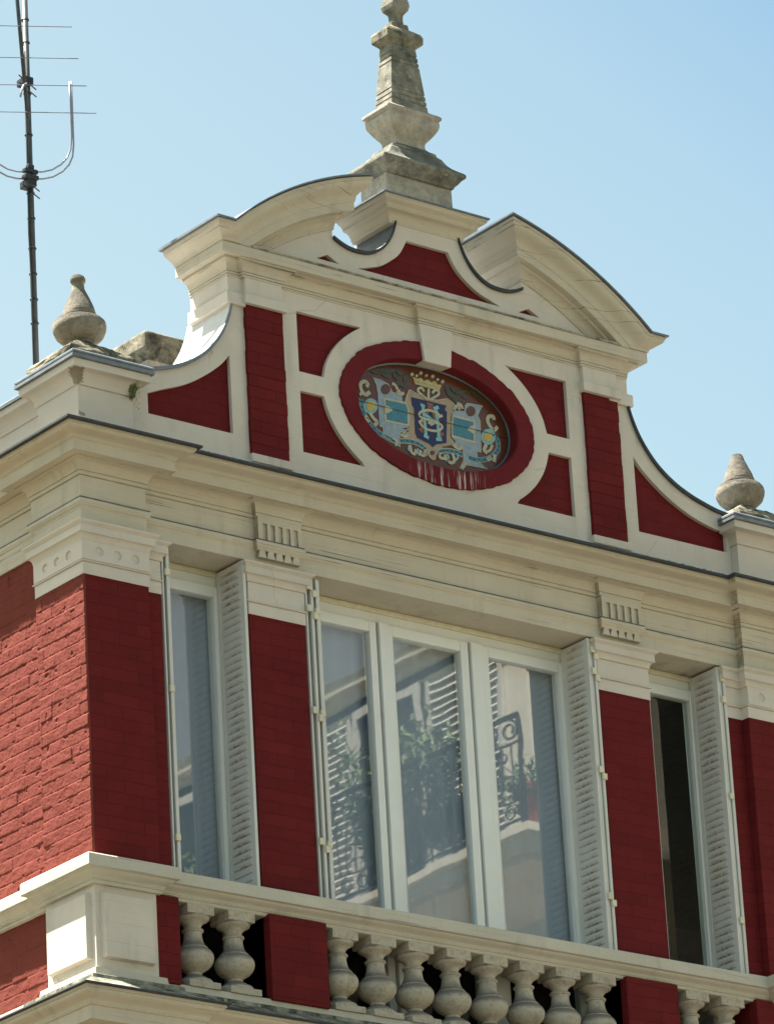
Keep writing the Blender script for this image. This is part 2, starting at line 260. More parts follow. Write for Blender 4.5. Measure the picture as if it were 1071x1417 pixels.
# ---------------------------------------------------------------- mesh helpers
class MB:
    def __init__(s): s.v = []; s.f = []
    def quadstrip(s, a, b, close=False):
        n = len(a); i0 = len(s.v); s.v += [tuple(p) for p in a] + [tuple(p) for p in b]
        for i in range(n if close else n - 1):
            j = (i + 1) % n; s.f.append((i0 + i, i0 + j, i0 + n + j, i0 + n + i))
    def box(s, x0, x1, y0, y1, z0, z1):
        i = len(s.v); s.v += [(x, y, z) for z in (z0, z1) for (x, y) in ((x0, y0), (x1, y0), (x1, y1), (x0, y1))]
        s.f += [tuple(i + q for q in f) for f in ((3, 2, 1, 0), (4, 5, 6, 7), (0, 1, 5, 4), (1, 2, 6, 5), (2, 3, 7, 6), (3, 0, 4, 7))]
    def poly(s, pts): i = len(s.v); s.v += [tuple(p) for p in pts]; s.f.append(tuple(range(i, i + len(pts))))
    def sweep(s, path, prof, close=False, caps=True):
        """moulding: path of (x,y), outward on the right hand; profile of (proud, z)"""
        P = [Vector(p) for p in path]; n = len(P); offs = []
        for i in range(n):
            def nrm(a, b): d = (b - a).normalized(); return Vector((d.y, -d.x))
            if close: n1 = nrm(P[i - 1], P[i]); n2 = nrm(P[i], P[(i + 1) % n])
            elif i == 0: n1 = n2 = nrm(P[0], P[1])
            elif i == n - 1: n1 = n2 = nrm(P[-2], P[-1])
            else: n1 = nrm(P[i - 1], P[i]); n2 = nrm(P[i], P[i + 1])
            offs.append((n1 + n2) / max(0.05, 1 + n1.dot(n2)))
        rows = [[(P[i].x + offs[i].x * p, P[i].y + offs[i].y * p, z) for i in range(n)] for p, z in prof]
        for a, b in zip(rows[:-1], rows[1:]): s.quadstrip(b, a, close)
        if caps and not close:
            for i, rev in ((0, False), (n - 1, True)):
                pts = [r[i] for r in rows]
                pts = [(P[i].x, P[i].y, pts[0][2])] + pts + [(P[i].x, P[i].y, pts[-1][2])]
                out = []
                for q in pts:
                    if not out or (Vector(q) - Vector(out[-1])).length > 1e-6: out.append(q)
                if len(out) > 2: s.poly(out[::-1] if rev else out)
    def plate(s, outer, holes, y0, y1, back=True):
        """vertical plate in XZ with holes; front at y0 (towards -Y), back at y1"""
        loops = [outer] + list(holes); flat = [p for l in loops for p in l]
        tris = tessellate_polygon([[Vector((p[0], p[1], 0)) for p in l] for l in loops])
        i0 = len(s.v); s.v += [(x, y0, z) for x, z in flat]
        for t in tris: s.f.append(tuple(i0 + q for q in t))
        if back:
            i1 = len(s.v); s.v += [(x, y1, z) for x, z in flat]
            for t in tris: s.f.append(tuple(i1 + q for q in reversed(t)))
        for l in loops: s.quadstrip([(x, y0, z) for x, z in l], [(x, y1, z) for x, z in l], True)
    def lathe(s, c, prof, seg=32):
        rows = []
        for r, z in prof: rows.append([(c[0] + r * math.cos(2 * math.pi * i / seg), c[1] + r * math.sin(2 * math.pi * i / seg), c[2] + z) for i in range(seg)])
        for a, b in zip(rows[:-1], rows[1:]): s.quadstrip(a, b, True)
        s.poly(rows[0][::-1]); s.poly(rows[-1])
    def tube(s, pts, r, seg=8, r1=None):
        pts = [Vector(p) for p in pts]; rows = []; n = len(pts); u = None
        for i, p in enumerate(pts):
            d = (pts[min(i + 1, n - 1)] - pts[max(i - 1, 0)]).normalized()
            if u is None: u = d.orthogonal().normalized()
            u = (u - d * u.dot(d)).normalized(); v = d.cross(u)
            rr = r if r1 is None else r + (r1 - r) * i / (n - 1)
            rows.append([p + (u * math.cos(2 * math.pi * q / seg) + v * math.sin(2 * math.pi * q / seg)) * rr for q in range(seg)])
        for a, b in zip(rows[:-1], rows[1:]): s.quadstrip(a, b, True)
        s.poly(rows[0][::-1]); s.poly(rows[-1])
    def frustum(s, c, levels):
        """rectangular section tower: levels of (half x, half y, z)"""
        rows = [[(c[0] + sx * hx, c[1] + sy * hy, c[2] + z) for sx, sy in ((-1, -1), (1, -1), (1, 1), (-1, 1))] for hx, hy, z in levels]
        for a, b in zip(rows[:-1], rows[1:]): s.quadstrip(a, b, True)
        s.poly(rows[0][::-1]); s.poly(rows[-1])
    def build(s, name, mat, parent=None, smooth=False, bevel=0.0, autosmooth=None):
        me = bpy.data.meshes.new(name); me.from_pydata([tuple(v) for v in s.v], [], s.f)
        bm = bmesh.new(); bm.from_mesh(me); bmesh.ops.remove_doubles(bm, verts=bm.verts, dist=1e-5)
        bmesh.ops.recalc_face_normals(bm, faces=bm.faces); bm.to_mesh(me); bm.free()
        if smooth:
            for p in me.polygons: p.use_smooth = True
        if autosmooth is not None:
            for p in me.polygons: p.use_smooth = True
            me.set_sharp_from_angle(angle=R(autosmooth))
        o = bpy.data.objects.new(name, me); C.objects.link(o); me.materials.append(mat)
        if parent is not None: o.parent = parent
        if bevel:
            b = o.modifiers.new("bevel", 'BEVEL'); b.width = bevel; b.segments = 2; b.limit_method = 'ANGLE'; b.angle_limit = R(35)
        return o

def empty(name, loc, label, cat, group=None):
    o = bpy.data.objects.new(name, None); C.objects.link(o); o.location = loc; tag(o, label, cat, group); return o
def tag(o, label, cat, group=None):
    o['label'] = label; o['category'] = cat
    if group: o['group'] = group
    return o
def copy_tree(o, parent=None):
    c = o.copy(); C.objects.link(c)
    if parent is not None: c.parent = parent
    for ch in list(o.children): copy_tree(ch, c)
    return c
def arc(cx, cz, r, a0, a1, n=24): return [(cx + r * math.cos(R(a0 + (a1 - a0) * i / n)), cz + r * math.sin(R(a0 + (a1 - a0) * i / n))) for i in range(n + 1)]
def smooth_pts(p, n=6):
    out = []
    for i in range(len(p) - 1):
        p0, p1, p2, p3 = (Vector(p[max(i - 1, 0)]), Vector(p[i]), Vector(p[i + 1]), Vector(p[min(i + 2, len(p) - 1)]))
        for q in range(n):
            t = q / n
            out.append(tuple(0.5 * ((2 * p1) + (p2 - p0) * t + (2 * p0 - 5 * p1 + 4 * p2 - p3) * t * t + (3 * p1 - p0 - 3 * p2 + p3) * t ** 3)))
    out.append(tuple(p[-1])); return out
def ogee(p0, z0, p1, z1, n=8, s=1.0):
    """cyma between two profile points"""
    out = []
    for i in range(n + 1):
        t = i / n; e = t - s * math.sin(2 * math.pi * t) / (2 * math.pi)
        out.append((p0 + (p1 - p0) * e, z0 + (z1 - z0) * t))
    return out
def cove(p0, z0, p1, z1, n=8):
    """concave quarter from (p0,z0) below up to (p1,z1) above"""
    return [(p0 + (p1 - p0) * (1 - math.cos(math.pi / 2 * i / n)), z0 + (z1 - z0) * math.sin(math.pi / 2 * i / n)) for i in range(n + 1)]
def mx(pts): return [(-x, z) for x, z in reversed(pts)]

# ---------------------------------------------------------------- ground
mb = MB(); mb.poly([(-1500, -1500, 0), (1500, -1500, 0), (1500, 1500, 0), (-1500, 1500, 0)])
o = mb.build('ground', M['paving']); o['kind'] = 'structure'
mb = MB(); mb.box(-60, 60, -10.0, -2.2, -0.3, 0.02); o = mb.build('road', M['asphalt']); o['kind'] = 'structure'
mb = MB(); mb.box(-60, 60, -2.2, -0.6, -0.3, 0.14); o = mb.build('pavement', M['paving'], bevel=0.02); o['kind'] = 'structure'

# ================================================================ THE HOUSE
H = empty('town_house', (0, 0, 0), 'red painted brick corner house with cream stone trim and a scrolled gable', 'house')
CX, CY = -2.459, -0.055       # corner pilaster: side face and front face
SX = CX + 0.058               # recessed side wall
PX = 2.05                     # inner edge of the corner pilaster
NX = 1.935                    # inner edge of the set-back pier
WO, WI = 1.372, 1.006         # pillar edges
PEND = 0.372                  # end of the corner pilaster along the side
ZC, ZB = 11.191, 9.09         # underside of capitals, floor line
RX = 7.5                      # right end of the front

# ---- main walls (red brick)
def redbox(name, *b, mat='red', bev=0.004):
    q = MB(); q.box(*b); return q.build(name, M[mat], H, bevel=bev)
for s in (-1, 1):
    x0, x1 = sorted((s * PX, s * (abs(CX) + (0.3 if s > 0 else 0))))
    if s < 0: redbox('corner_pilaster', CX + 0.012, x1, CY, 0.30, 9.58, ZC + 0.03)
    else: redbox('corner_pilaster', x0, x1 - 0.3, CY, 0.30, 9.58, ZC + 0.03)
    x0, x1 = sorted((s * NX, s * PX)); redbox('setback_pier', x0, x1, 0.0, 0.30, ZB - 0.2, ZC + 0.03)
    x0, x1 = sorted((s * WI, s * WO)); redbox('window_pier', x0, x1, 0.0, 0.30, ZB - 0.2, ZC + 0.03)
redbox('front_wall', 2.46, RX, 0.0, 0.30, 8.7, 11.6)
# lower storeys, attic and body
q = MB(); q.box(CX + 0.07, RX, 0.02, 8.0, 0.0, 8.70); q.build('lower_wall', M['red'], H)
q = MB(); q.box(CX + 0.13, RX, 0.32, 8.0, 8.70, ZB); q.build('floor_slab', M['room'], H)
q = MB(); q.box(CX + 0.13, RX, 0.25, 8.0, 11.52, 11.93); q.build('ceiling_slab', M['room'], H)
q = MB(); q.box(CX + 0.08, RX, 4.0, 4.2, ZB, 11.52); q.build('room_wall', M['room'], H)
for x in (-1.19, 1.19):
    q = MB(); q.box(x - 0.1, x + 0.1, 0.30, 4.0, ZB, 11.52); q.build('room_wall', M['room'], H)

# ---- side wall: real relief of hand-made painted bricks
def brick_height(y, z, seed):
    rh = 0.0665; row = math.floor(z / rh); fz = z - row * rh
    rnd = random.Random(row * 7919 + seed)
    # alternate headers and stretchers with a random start
    pat = [0.222, 0.112] if row % 2 else [0.222, 0.222, 0.112]
    x = -1.2 - rnd.random() * 0.2 if row % 2 else -1.2 - rnd.random() * 0.2; i = 0
    while True:
        wdt = pat[i % len(pat)] + rnd.uniform(-0.012, 0.012)
        if x + wdt > y: break
        x += wdt; i += 1
    fy = y - x
    rb = random.Random((row * 131 + i) * 31 + seed)
    off = rb.uniform(-0.0025, 0.0025); ty = rb.uniform(-0.018, 0.018); tz = rb.uniform(-0.03, 0.03); jz = rb.uniform(-0.003, 0.003)
    n = noise.noise(Vector((y * 18, z * 22, seed))) * 0.0022 + noise.noise(Vector((y * 55, z * 60, seed + 5))) * 0.0012 + noise.noise(Vector((y * 120, z * 130, seed + 7))) * 0.0007
    h = off + ty * (fy - wdt / 2) + tz * (fz - rh / 2) + n
    e = min(fy, wdt - fy); ez = min(fz - 0.002 + jz * 0.5, rh - fz + jz * 0.5)
    def groove(d, wd): return min(1.0, max(0.0, 1.5 - 1.5 * max(d, 0) / wd))
    g = max(groove(e, 0.004) * 0.5, groove(ez, 0.0048))
    h -= 0.0023 * g * (0.75 + 0.5 * noise.noise(Vector((y * 9, z * 9, 3 + seed))))
    ch = noise.noise(Vector((y * 21, z * 26, 11 + seed)))
    if ch > 0.53: h -= min((ch - 0.53) * 0.04, 0.0035) * (1 + 0.6 * noise.noise(Vector((y * 80, z * 80, 2))))
    return h
def relief(name, x, y0, y1, z0, z1, step, seed):
    ny = int((y1 - y0) / step); nz = int((z1 - z0) / step); v = []; f = []
    for j in range(nz + 1):
        z = z0 + (z1 - z0) * j / nz
        for i in range(ny + 1):
            y = y0 + (y1 - y0) * i / ny
            h = brick_height(y, z, seed)
            if i == 0: h = -0.012
            v.append((x - h, y, z))
    for j in range(nz):
        for i in range(ny):
            a = j * (ny + 1) + i; f.append((a, a + ny + 1, a + ny + 2, a + 1))
    b = MB(); b.v = v; b.f = f; return b.build(name, M['redside'], H, smooth=True)
relief('brick_face', CX, CY - 0.0005, PEND, 9.60, ZC + 0.02, 0.0034, 2)
relief('brick_face', SX, 0.34, 1.05, 8.93, 11.56, 0.0036, 9)
q = MB(); q.box(CX + 0.01, CX + 0.09, 0.30, PEND - 0.0, 9.3, 11.4); q.build('pilaster_return', M['redside'], H)
redbox('side_wall', SX + 0.004, SX + 0.12, 1.05, 8.0, 8.7, 11.9, mat='redside')
redbox('side_backing', SX + 0.012, SX + 0.12, 0.30, 1.05, 8.7, 11.9, mat='redside')

# ---- entablature -------------------------------------------------
def front_path(con=0.0):
    """wall line from the far side round the corner and along the front; con = projection of the consoles"""
    p = [(SX, 8.0), (SX, PEND + 0.02), (CX, PEND + 0.02), (CX, CY), (-PX, CY), (-PX, 0.0)]
    if con:
        p += [(-1.318, 0), (-1.318, -con), (-1.035, -con), (-1.035, 0), (1.035, 0), (1.035, -con), (1.318, -con), (1.318, 0)]
    p += [(PX, 0), (PX, CY), (2.46, CY), (2.46, 0.0), (RX, 0.0)]
    return p
q = MB()
q.sweep(front_path(), [(0.02, 11.815), (0.055, 11.815), (0.062, 11.812), (0.062, 11.817), (0.112, 11.817), (0.115, 11.814), (0.115, 11.872), (0.120, 11.874), (0.120, 11.879)] + ogee(0.123, 11.880, 0.192, 11.920) + [(0.197, 11.921), (0.197, 11.934), (-0.02, 11.97)])
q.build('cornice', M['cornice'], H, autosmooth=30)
q = MB(); q.sweep(front_path(), [(0.180, 11.9345), (0.214, 11.930), (0.220, 11.934), (0.220, 11.945), (0.216, 11.948), (-0.01, 11.985)]); q.build('cornice_flashing', M['zincdark'], H)
q = MB()
q.sweep(front_path(0.030), [(-0.01, 11.595), (0.0, 11.604), (0.0, 11.7325), (-0.005, 11.7330), (-0.005, 11.7350), (0.009, 11.7355), (0.009, 11.755), (0.003, 11.7555), (0.003, 11.7575)] + cove(0.011, 11.758, 0.054, 11.810) + [(0.058, 11.811), (0.058, 11.822), (-0.02, 11.822)])
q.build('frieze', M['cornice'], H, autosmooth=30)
q = MB()
q.sweep(front_path(0.030), [(-0.01, 11.55), (0.0, 11.553)] + ogee(0.002, 11.556, 0.015, 11.578) + [(0.019, 11.581), (0.019, 11.599), (0.016, 11.601), (-0.012, 11.6085)])
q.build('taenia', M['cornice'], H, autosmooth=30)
# lead dressing on the taenia
q = MB(); q.sweep(front_path(0.030), [(0.0155, 11.6010), (0.0165, 11.6085), (0.010, 11.612), (-0.006, 11.616), (-0.006, 11.606)]); q.build('taenia_flashing', M['taenialead'], H)
# architrave with the soffits of the openings
q = MB()
for a, b, y in ((-NX - 0.2, NX + 0.2, 0.0),): q.box(a, b, y, 0.25, 11.492, 11.575)
q.box(-WO, -WI, 0.02, 0.25, 11.45, 11.492); q.box(WI, WO, 0.02, 0.25, 11.45, 11.492)
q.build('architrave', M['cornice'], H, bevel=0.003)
for s in (-1, 1):
    q = MB(); x0, x1 = sorted((s * abs(CX), s * PX)); q.box(x0 + (0.001 if s < 0 else 0), x1, CY, 0.25, 11.44, 11.575); q.build('architrave', M['cornice'], H, bevel=0.002)
q = MB(); q.box(CX, CX + 0.2, 0.2, PEND, 11.44, 11.575); q.box(SX - 0.009, SX + 0.1, PEND, 8, 11.462, 11.575); q.build('architrave', M['cornice'], H)
q = MB(); q.box(2.46, RX, -0.002, 0.2, 11.462, 11.575); q.build('architrave', M['cornice'], H)
# frieze core
q = MB(); q.box(CX + 0.06, RX, 0.004, 0.26, 11.575, 11.93); q.build('frieze_core', M['cornice'], H)
# consoles: flutes and drops
for s in (-1, 1):
    xs = -1.318 if s < 0 else 1.035
    q = MB()
    holes = []
    for i in range(5):
        a = xs + 0.030 + i * 0.0507; holes.append([(a, 11.606), (a, 11.701), (a + 0.029, 11.701), (a + 0.029, 11.606)])
    q.plate([(xs, 11.604), (xs, 11.7345), (xs + 0.283, 11.7345), (xs + 0.283, 11.604)], holes, -0.043, -0.0295)
    cn = q.build('console', M['cornice'], H)
    q = MB()
    for i in range(5):
        a = xs + 0.004 + i * 0.0555
        q.plate([(a + 0.010, 11.553), (a + 0.043, 11.553), (a + 0.053, 11.512), (a, 11.512)], [], -0.030, 0.002)
    q.build('drop_ornament', M['cornice'], cn)

# ---- capitals
CAP = [(-0.01, 11.191), (0.003, 11.191), (0.003, 11.2555), (-0.003, 11.256), (-0.003, 11.258), (0.010, 11.259), (0.013, 11.263), (0.010, 11.267), (0.002, 11.270), (0.001, 11.370), (-0.004, 11.3705), (-0.004, 11.3725), (0.006, 11.3735)] + cove(0.008, 11.375, 0.030, 11.408) + [(0.034, 11.410), (0.034, 11.4145), (0.031, 11.415), (0.031, 11.452), (0.034, 11.4525)] + ogee(0.035, 11.4535, 0.047, 11.465, 5) + [(0.048, 11.4655), (0.048, 11.4735), (-0.01, 11.481)]
def capital(path, rosettes=()):
    q = MB(); q.sweep(path, CAP); o = q.build('capital', M['cream'], H, autosmooth=30)
    for d, ax0, ax1, cs_ in rosettes:
        def put(u, p, z): return (u, CY - p, z) if d == 'y' else (CX - p, u, z)
        r = MB(); ring = lambda c_, rr, p: [put(c_ + rr * math.cos(2 * math.pi * i / 24), p, zr + rr * math.sin(2 * math.pi * i / 24)) for i in range(24)]
        r.plate([(ax0, 11.2695), (ax0, 11.3728), (ax1, 11.3728), (ax1, 11.2695)], [[(c_ + 0.026 * math.cos(2 * math.pi * i / 24), zr + 0.026 * math.sin(2 * math.pi * i / 24)) for i in range(24)] for c_ in cs_], -0.0105, 0.001, False)
        r.v = [put(v[0], -v[1], v[2]) for v in r.v]; r.build('rosette_band', M['cream'], o)
        for c_ in cs_:
            r = MB(); rows = [ring(c_, 0.0262, 0.0095), ring(c_, 0.0245, 0.0030), ring(c_, 0.018, 0.0016), ring(c_, 0.010, 0.0036), ring(c_, 0.001, 0.0045)]
            for a, b in zip(rows[:-1], rows[1:]): r.quadstrip(a, b, True)
            r.build('rosette', M['cream'], o, smooth=True)
    return o
zr = 11.322
capital([(SX - 0.002, PEND), (CX, PEND), (CX, CY), (-PX, CY), (-PX, 0.02)],
        [('x', CY - 0.010, PEND, (0.055, 0.161, 0.267)), ('y', CX - 0.010, -PX + 0.001, (-2.362, -2.25, -2.138))])
capital([(PX, 0.02), (PX, CY), (2.46, CY), (2.46, 0.02)], [('y', PX, 2.47, (2.15, 2.262, 2.374))])
capital([(-PX - 0.03, 0.0), (-NX, 0.0), (-NX, 0.2)]); capital([(NX, 0.2), (NX, 0.0), (PX + 0.03, 0.0)])
for s in (-1, 1):
    x0, x1 = sorted((s * WI, s * WO)); capital([(x0, 0.2), (x0, 0.0), (x1, 0.0), (x1, 0.2)])
# filler of the capitals
for s in (-1, 1):
    for a, b, y in ((WI, WO, 0.0), (NX, PX + 0.01, 0.0), (PX, abs(CX), CY)):
        x0, x1 = sorted((s * a, s * b)); q = MB(); q.box(x0 + 0.001, x1 - 0.001, y + 0.001, 0.2, ZC + 0.001, 11.47); q.build('capital_core', M['cream'], H)
q = MB(); q.box(CX + 0.001, CX + 0.1, 0.15, PEND - 0.001, ZC + 0.001, 11.47); q.build('capital_core', M['cream'], H)

# ---- gable ------------------------------------------------------
YG = 0.020; YB = 0.36
ES, EC = 0.42, 12.61
SCR = [(1.385, 12.965), (1.393, 12.93), (1.412, 12.87), (1.450, 12.785), (1.505, 12.702), (1.582, 12.618), (1.688, 12.543), (1.80, 12.492), (1.90, 12.461), (2.0, 12.437), (2.09, 12.427)]
SCR_S = smooth_pts(SCR, 5)
UC = [(0.665, 13.514), (0.62, 13.492), (0.565, 13.474), (0.508, 13.469), (0.44, 13.474), (0.38, 13.495), (0.325, 13.533), (0.28, 13.585), (0.248, 13.640), (0.221, 13.712)]
UC_S = smooth_pts(UC, 4)
AC = 11.75
def on_arc(r, x): return (x, AC + math.sqrt(r * r - x * x))
tymp = [on_arc(1.99, 1.30 + (0.665 - 1.30) * i / 16) for i in range(17)]
half = [(2.09, 11.95)] + SCR_S[::-1] + [(1.385, 12.99), (1.39, 12.992), (1.39, 13.22)] + tymp + UC_S + [(0.221, 13.79)]
outer = half + [(-x, z) for x, z in reversed(half)]
# panels
def ell(x): return 0.538 * math.sqrt(max(0, 1 - (x / 0.783) ** 2))
def panel_u(s):
    xs = [0.503 + (0.778 - 0.503) * i / 14 for i in range(15)]
    return [(s * x, 12.61 + ell(x)) if x < 0.77 else (s * x, 12.668) for x in xs][:-1] + [(s * 0.778, 12.668), (s * 0.943, 12.668), (s * 0.943, 13.022)]
def panel_l(s):
    xs = [0.782 + (0.529 - 0.782) * i / 14 for i in range(15)]
    return [(s * 0.943, 12.2), (s * 0.943, 12.556), (s * 0.782, 12.556)] + [(s * x, 12.61 - ell(x)) for x in xs][1:-1] + [(s * 0.529, 12.2)]
def panel_s(s):
    inner = smooth_pts([(1.406, 12.66), (1.46, 12.598), (1.525, 12.542), (1.60, 12.488), (1.675, 12.442), (1.76, 12.402), (1.85, 12.368), (1.955, 12.322)], 3)
    return [(s * x, z) for x, z in inner] + [(s * 1.955, 12.207), (s * 1.406, 12.207)]
def panel_s_r(s):
    inner = smooth_pts([(1.406, 12.66), (1.46, 12.598), (1.525, 12.542), (1.60, 12.488), (1.675, 12.442), (1.76, 12.402), (1.85, 12.368), (1.99, 12.335), (2.06, 12.335)], 3)
    return [(s * x, z) for x, z in inner] + [(s * 2.06, 12.207), (s * 1.406, 12.207)]
def ov(a, b, n=2.0, N=72): return [(math.copysign(a * abs(math.cos(t)) ** (2 / n), math.cos(t)), EC + math.copysign(b * abs(math.sin(t)) ** (2 / n), math.sin(t))) for t in (2 * math.pi * i / N for i in range(N))]
top_panel = smooth_pts([(0.44, 13.395), (0.34, 13.430), (0.268, 13.475), (0.206, 13.528), (0.165, 13.590), (0.147, 13.626)], 4)
top_panel = top_panel + [(-x, z) for x, z in reversed(top_panel)] + [(-0.50, 13.376), (0.50, 13.376)]
tri = lambda s: [(s * 0.628, 13.372), (s * 0.706, 13.410), (s * 0.785, 13.372)]
holes = [panel_u(-1), panel_u(1), panel_l(-1), panel_l(1), panel_s(-1), panel_s_r(1), ov(0.67, 0.41), top_panel, tri(-1), tri(1)]
q = MB(); q.plate(outer, holes, YG, YB); q.build('gable_wall', M['cream'], H)
# red recessed panels
for s in (-1, 1):
    for nm, pts, d in (('gable_panel', panel_u(s), 0.024), ('gable_panel', panel_l(s), 0.024), ('scroll_panel', panel_s(s) if s < 0 else panel_s_r(s), 0.024), ('spandrel_panel', tri(s), 0.024)):
        q = MB(); q.plate(pts, [], YG + d, YG + d + 0.05, False); q.build(nm, M['redpanel'], H)
q = MB(); q.plate(top_panel, [], YG + 0.024, YG + 0.09, False); q.build('pediment_panel', M['redpanel'], H)
# red pilasters built course by course so that their edges run slightly ragged
def ragged(x0, x1, y0, y1, z0, z1, jx=0.0028, jy=0.0010):
    q = MB(); z = z0; rh = 0.0665
    while z < z1 - 1e-4:
        zt = min(z + rh, z1); a, b = random.uniform(-jx, jx), random.uniform(-jx, jx)
        q.box(x0 + a, x1 + b, y0 + random.uniform(-jy, jy), y1, z + 0.0003, zt - 0.0003); z = zt
    q.box(x0 + 0.004, x1 - 0.004, y0 + 0.006, y1 - 0.002, z0, z1)
    return q
for s in (-1, 1):
    x0, x1 = sorted((s * 1.053, s * 1.30))
    ragged(x0, x1, -0.002, 0.10, 12.108, 12.972).build('gable_pilaster', M['red'], H, bevel=0.0009)
    q = MB(); q.box(x0 - 0.012, x1 + 0.012, -0.016, 0.06, 12.06, 12.107); q.build('pilaster_base', M['cream'], H, bevel=0.003)
# oval brick surround
q = MB()
NB = 52
o_, i_ = ov(0.680, 0.418, 2.0, NB * 3), ov(0.555, 0.308, 2.15, NB * 3)
jg = [random.uniform(-0.0045, 0.0045) for _ in range(NB)]
o_ = [(x * (1 + (jg[i // 3] - (0.004 if i % 3 == 0 else 0)) * 1.4), EC + (z - EC) * (1 + (jg[i // 3] - (0.004 if i % 3 == 0 else 0)) * 2)) for i, (x, z) in enumerate(o_)]
N_ = len(o_)
for y0_, ys in ((0.0, None),):
    rows = [[(x, 0.06, z) for x, z in o_], [(x * 1.0, 0.012, z) for x, z in o_], [(x * 0.994, 0.007, EC + (z - EC) * 0.994) for x, z in o_],
            [(x * 1.012, 0.007, EC + (z - EC) * 1.012) for x, z in i_], [(x, 0.014, z) for x, z in i_], [(x, 0.12, z) for x, z in i_]]
    for a, b in zip(rows[:-1], rows[1:]): q.quadstrip(a, b, True)
q.build('oval_surround', M['ring'], H, autosmooth=35)
# keystone
q = MB(); rows = []
kp = [(0.118, 13.16), (0.114, 13.03), (0.0915, 12.905)]
front = [(-0.117, -0.010, 13.127), (0.117, -0.010, 13.127), (0.0915, -0.012, 12.903), (-0.0915, -0.012, 12.903)]
back = [(x, 0.085, z + (0.012 if z < 13 else 0)) for x, _, z in front]
q.quadstrip(front, back, True); q.poly(front); q.poly(back[::-1]); q.build('keystone', M['cream'], H, bevel=0.004)

# gable cornice --------------------------------------------------
GC = 1.396
GP0 = [(GC * -1, YB), (-GC, YG), (GC, YG), (GC, YB)]
def gpath(blocks):
    p = [(-GC, YB), (-GC, YG)]
    for a, b, d in blocks: p += [(a, YG), (a, YG - d), (b, YG - d), (b, YG)]
    return p + [(GC, YG), (GC, YB)]
blk = [(-1.312, -1.04, 0.028), (-0.118, 0.118, 0.028), (1.04, 1.312, 0.028)]
# frieze zone of the end blocks only, bed mould all along
q = MB(); q.sweep(gpath(blk), [(-0.01, 13.128), (0.004, 13.128), (0.004, 13.139), (-0.002, 13.1395), (-0.002, 13.1415), (0.007, 13.142), (0.007, 13.154), (0.001, 13.1545), (0.001, 13.1565)] + cove(0.009, 13.157, 0.046, 13.205) + [(0.05, 13.206), (0.05, 13.222), (-0.01, 13.222)])
q.build('gable_bed_mould', M['cornice'], H, autosmooth=30)
q = MB(); q.sweep(GP0, [(-0.01, 13.222), (0.052, 13.222), (0.058, 13.218), (0.088, 13.218), (0.091, 13.221), (0.091, 13.276), (0.088, 13.280), (-0.01, 13.292)])
q.build('gable_corona', M['cornice'], H, autosmooth=30)
q = MB(); q.sweep([(-GC + 0.1, YG), (GC - 0.1, YG)], [(0.03, 13.287), (0.094, 13.279), (0.098, 13.282), (0.097, 13.290), (0.03, 13.302)], caps=True); q.build('gable_drip', M['dirtcap'], H, autosmooth=40)
for s in (-1, 1):
    # end walls under the cornice with the band
    x0, x1 = sorted((s * 1.27, s * GC)); q = MB(); q.box(x0, x1, YG - 0.001, YB, 13.03, 13.215); q.build('end_block', M['cream'], H)
    P = [(-GC, YB), (-GC, YG), (-1.24, YG)] if s < 0 else [(1.24, YG), (GC, YG), (GC, YB)]
    q = MB(); q.sweep(P, [(-0.14, 12.957), (0.018, 12.957), (0.022, 12.961), (0.022, 13.026), (0.018, 13.030), (-0.14, 13.034)]); q.build('gable_band', M['cream'], H, autosmooth=30)
    a, b = sorted((s * 1.04, s * 1.312))
    q = MB(); q.box(a + 0.012, b - 0.012, YG - 0.028, 0.1, 13.03, 13.135); q.box(a - 0.003, b + 0.003, YG - 0.046, 0.1, 12.972, 13.03); q.build('pilaster_capital', M['cream'], H, bevel=0.004)
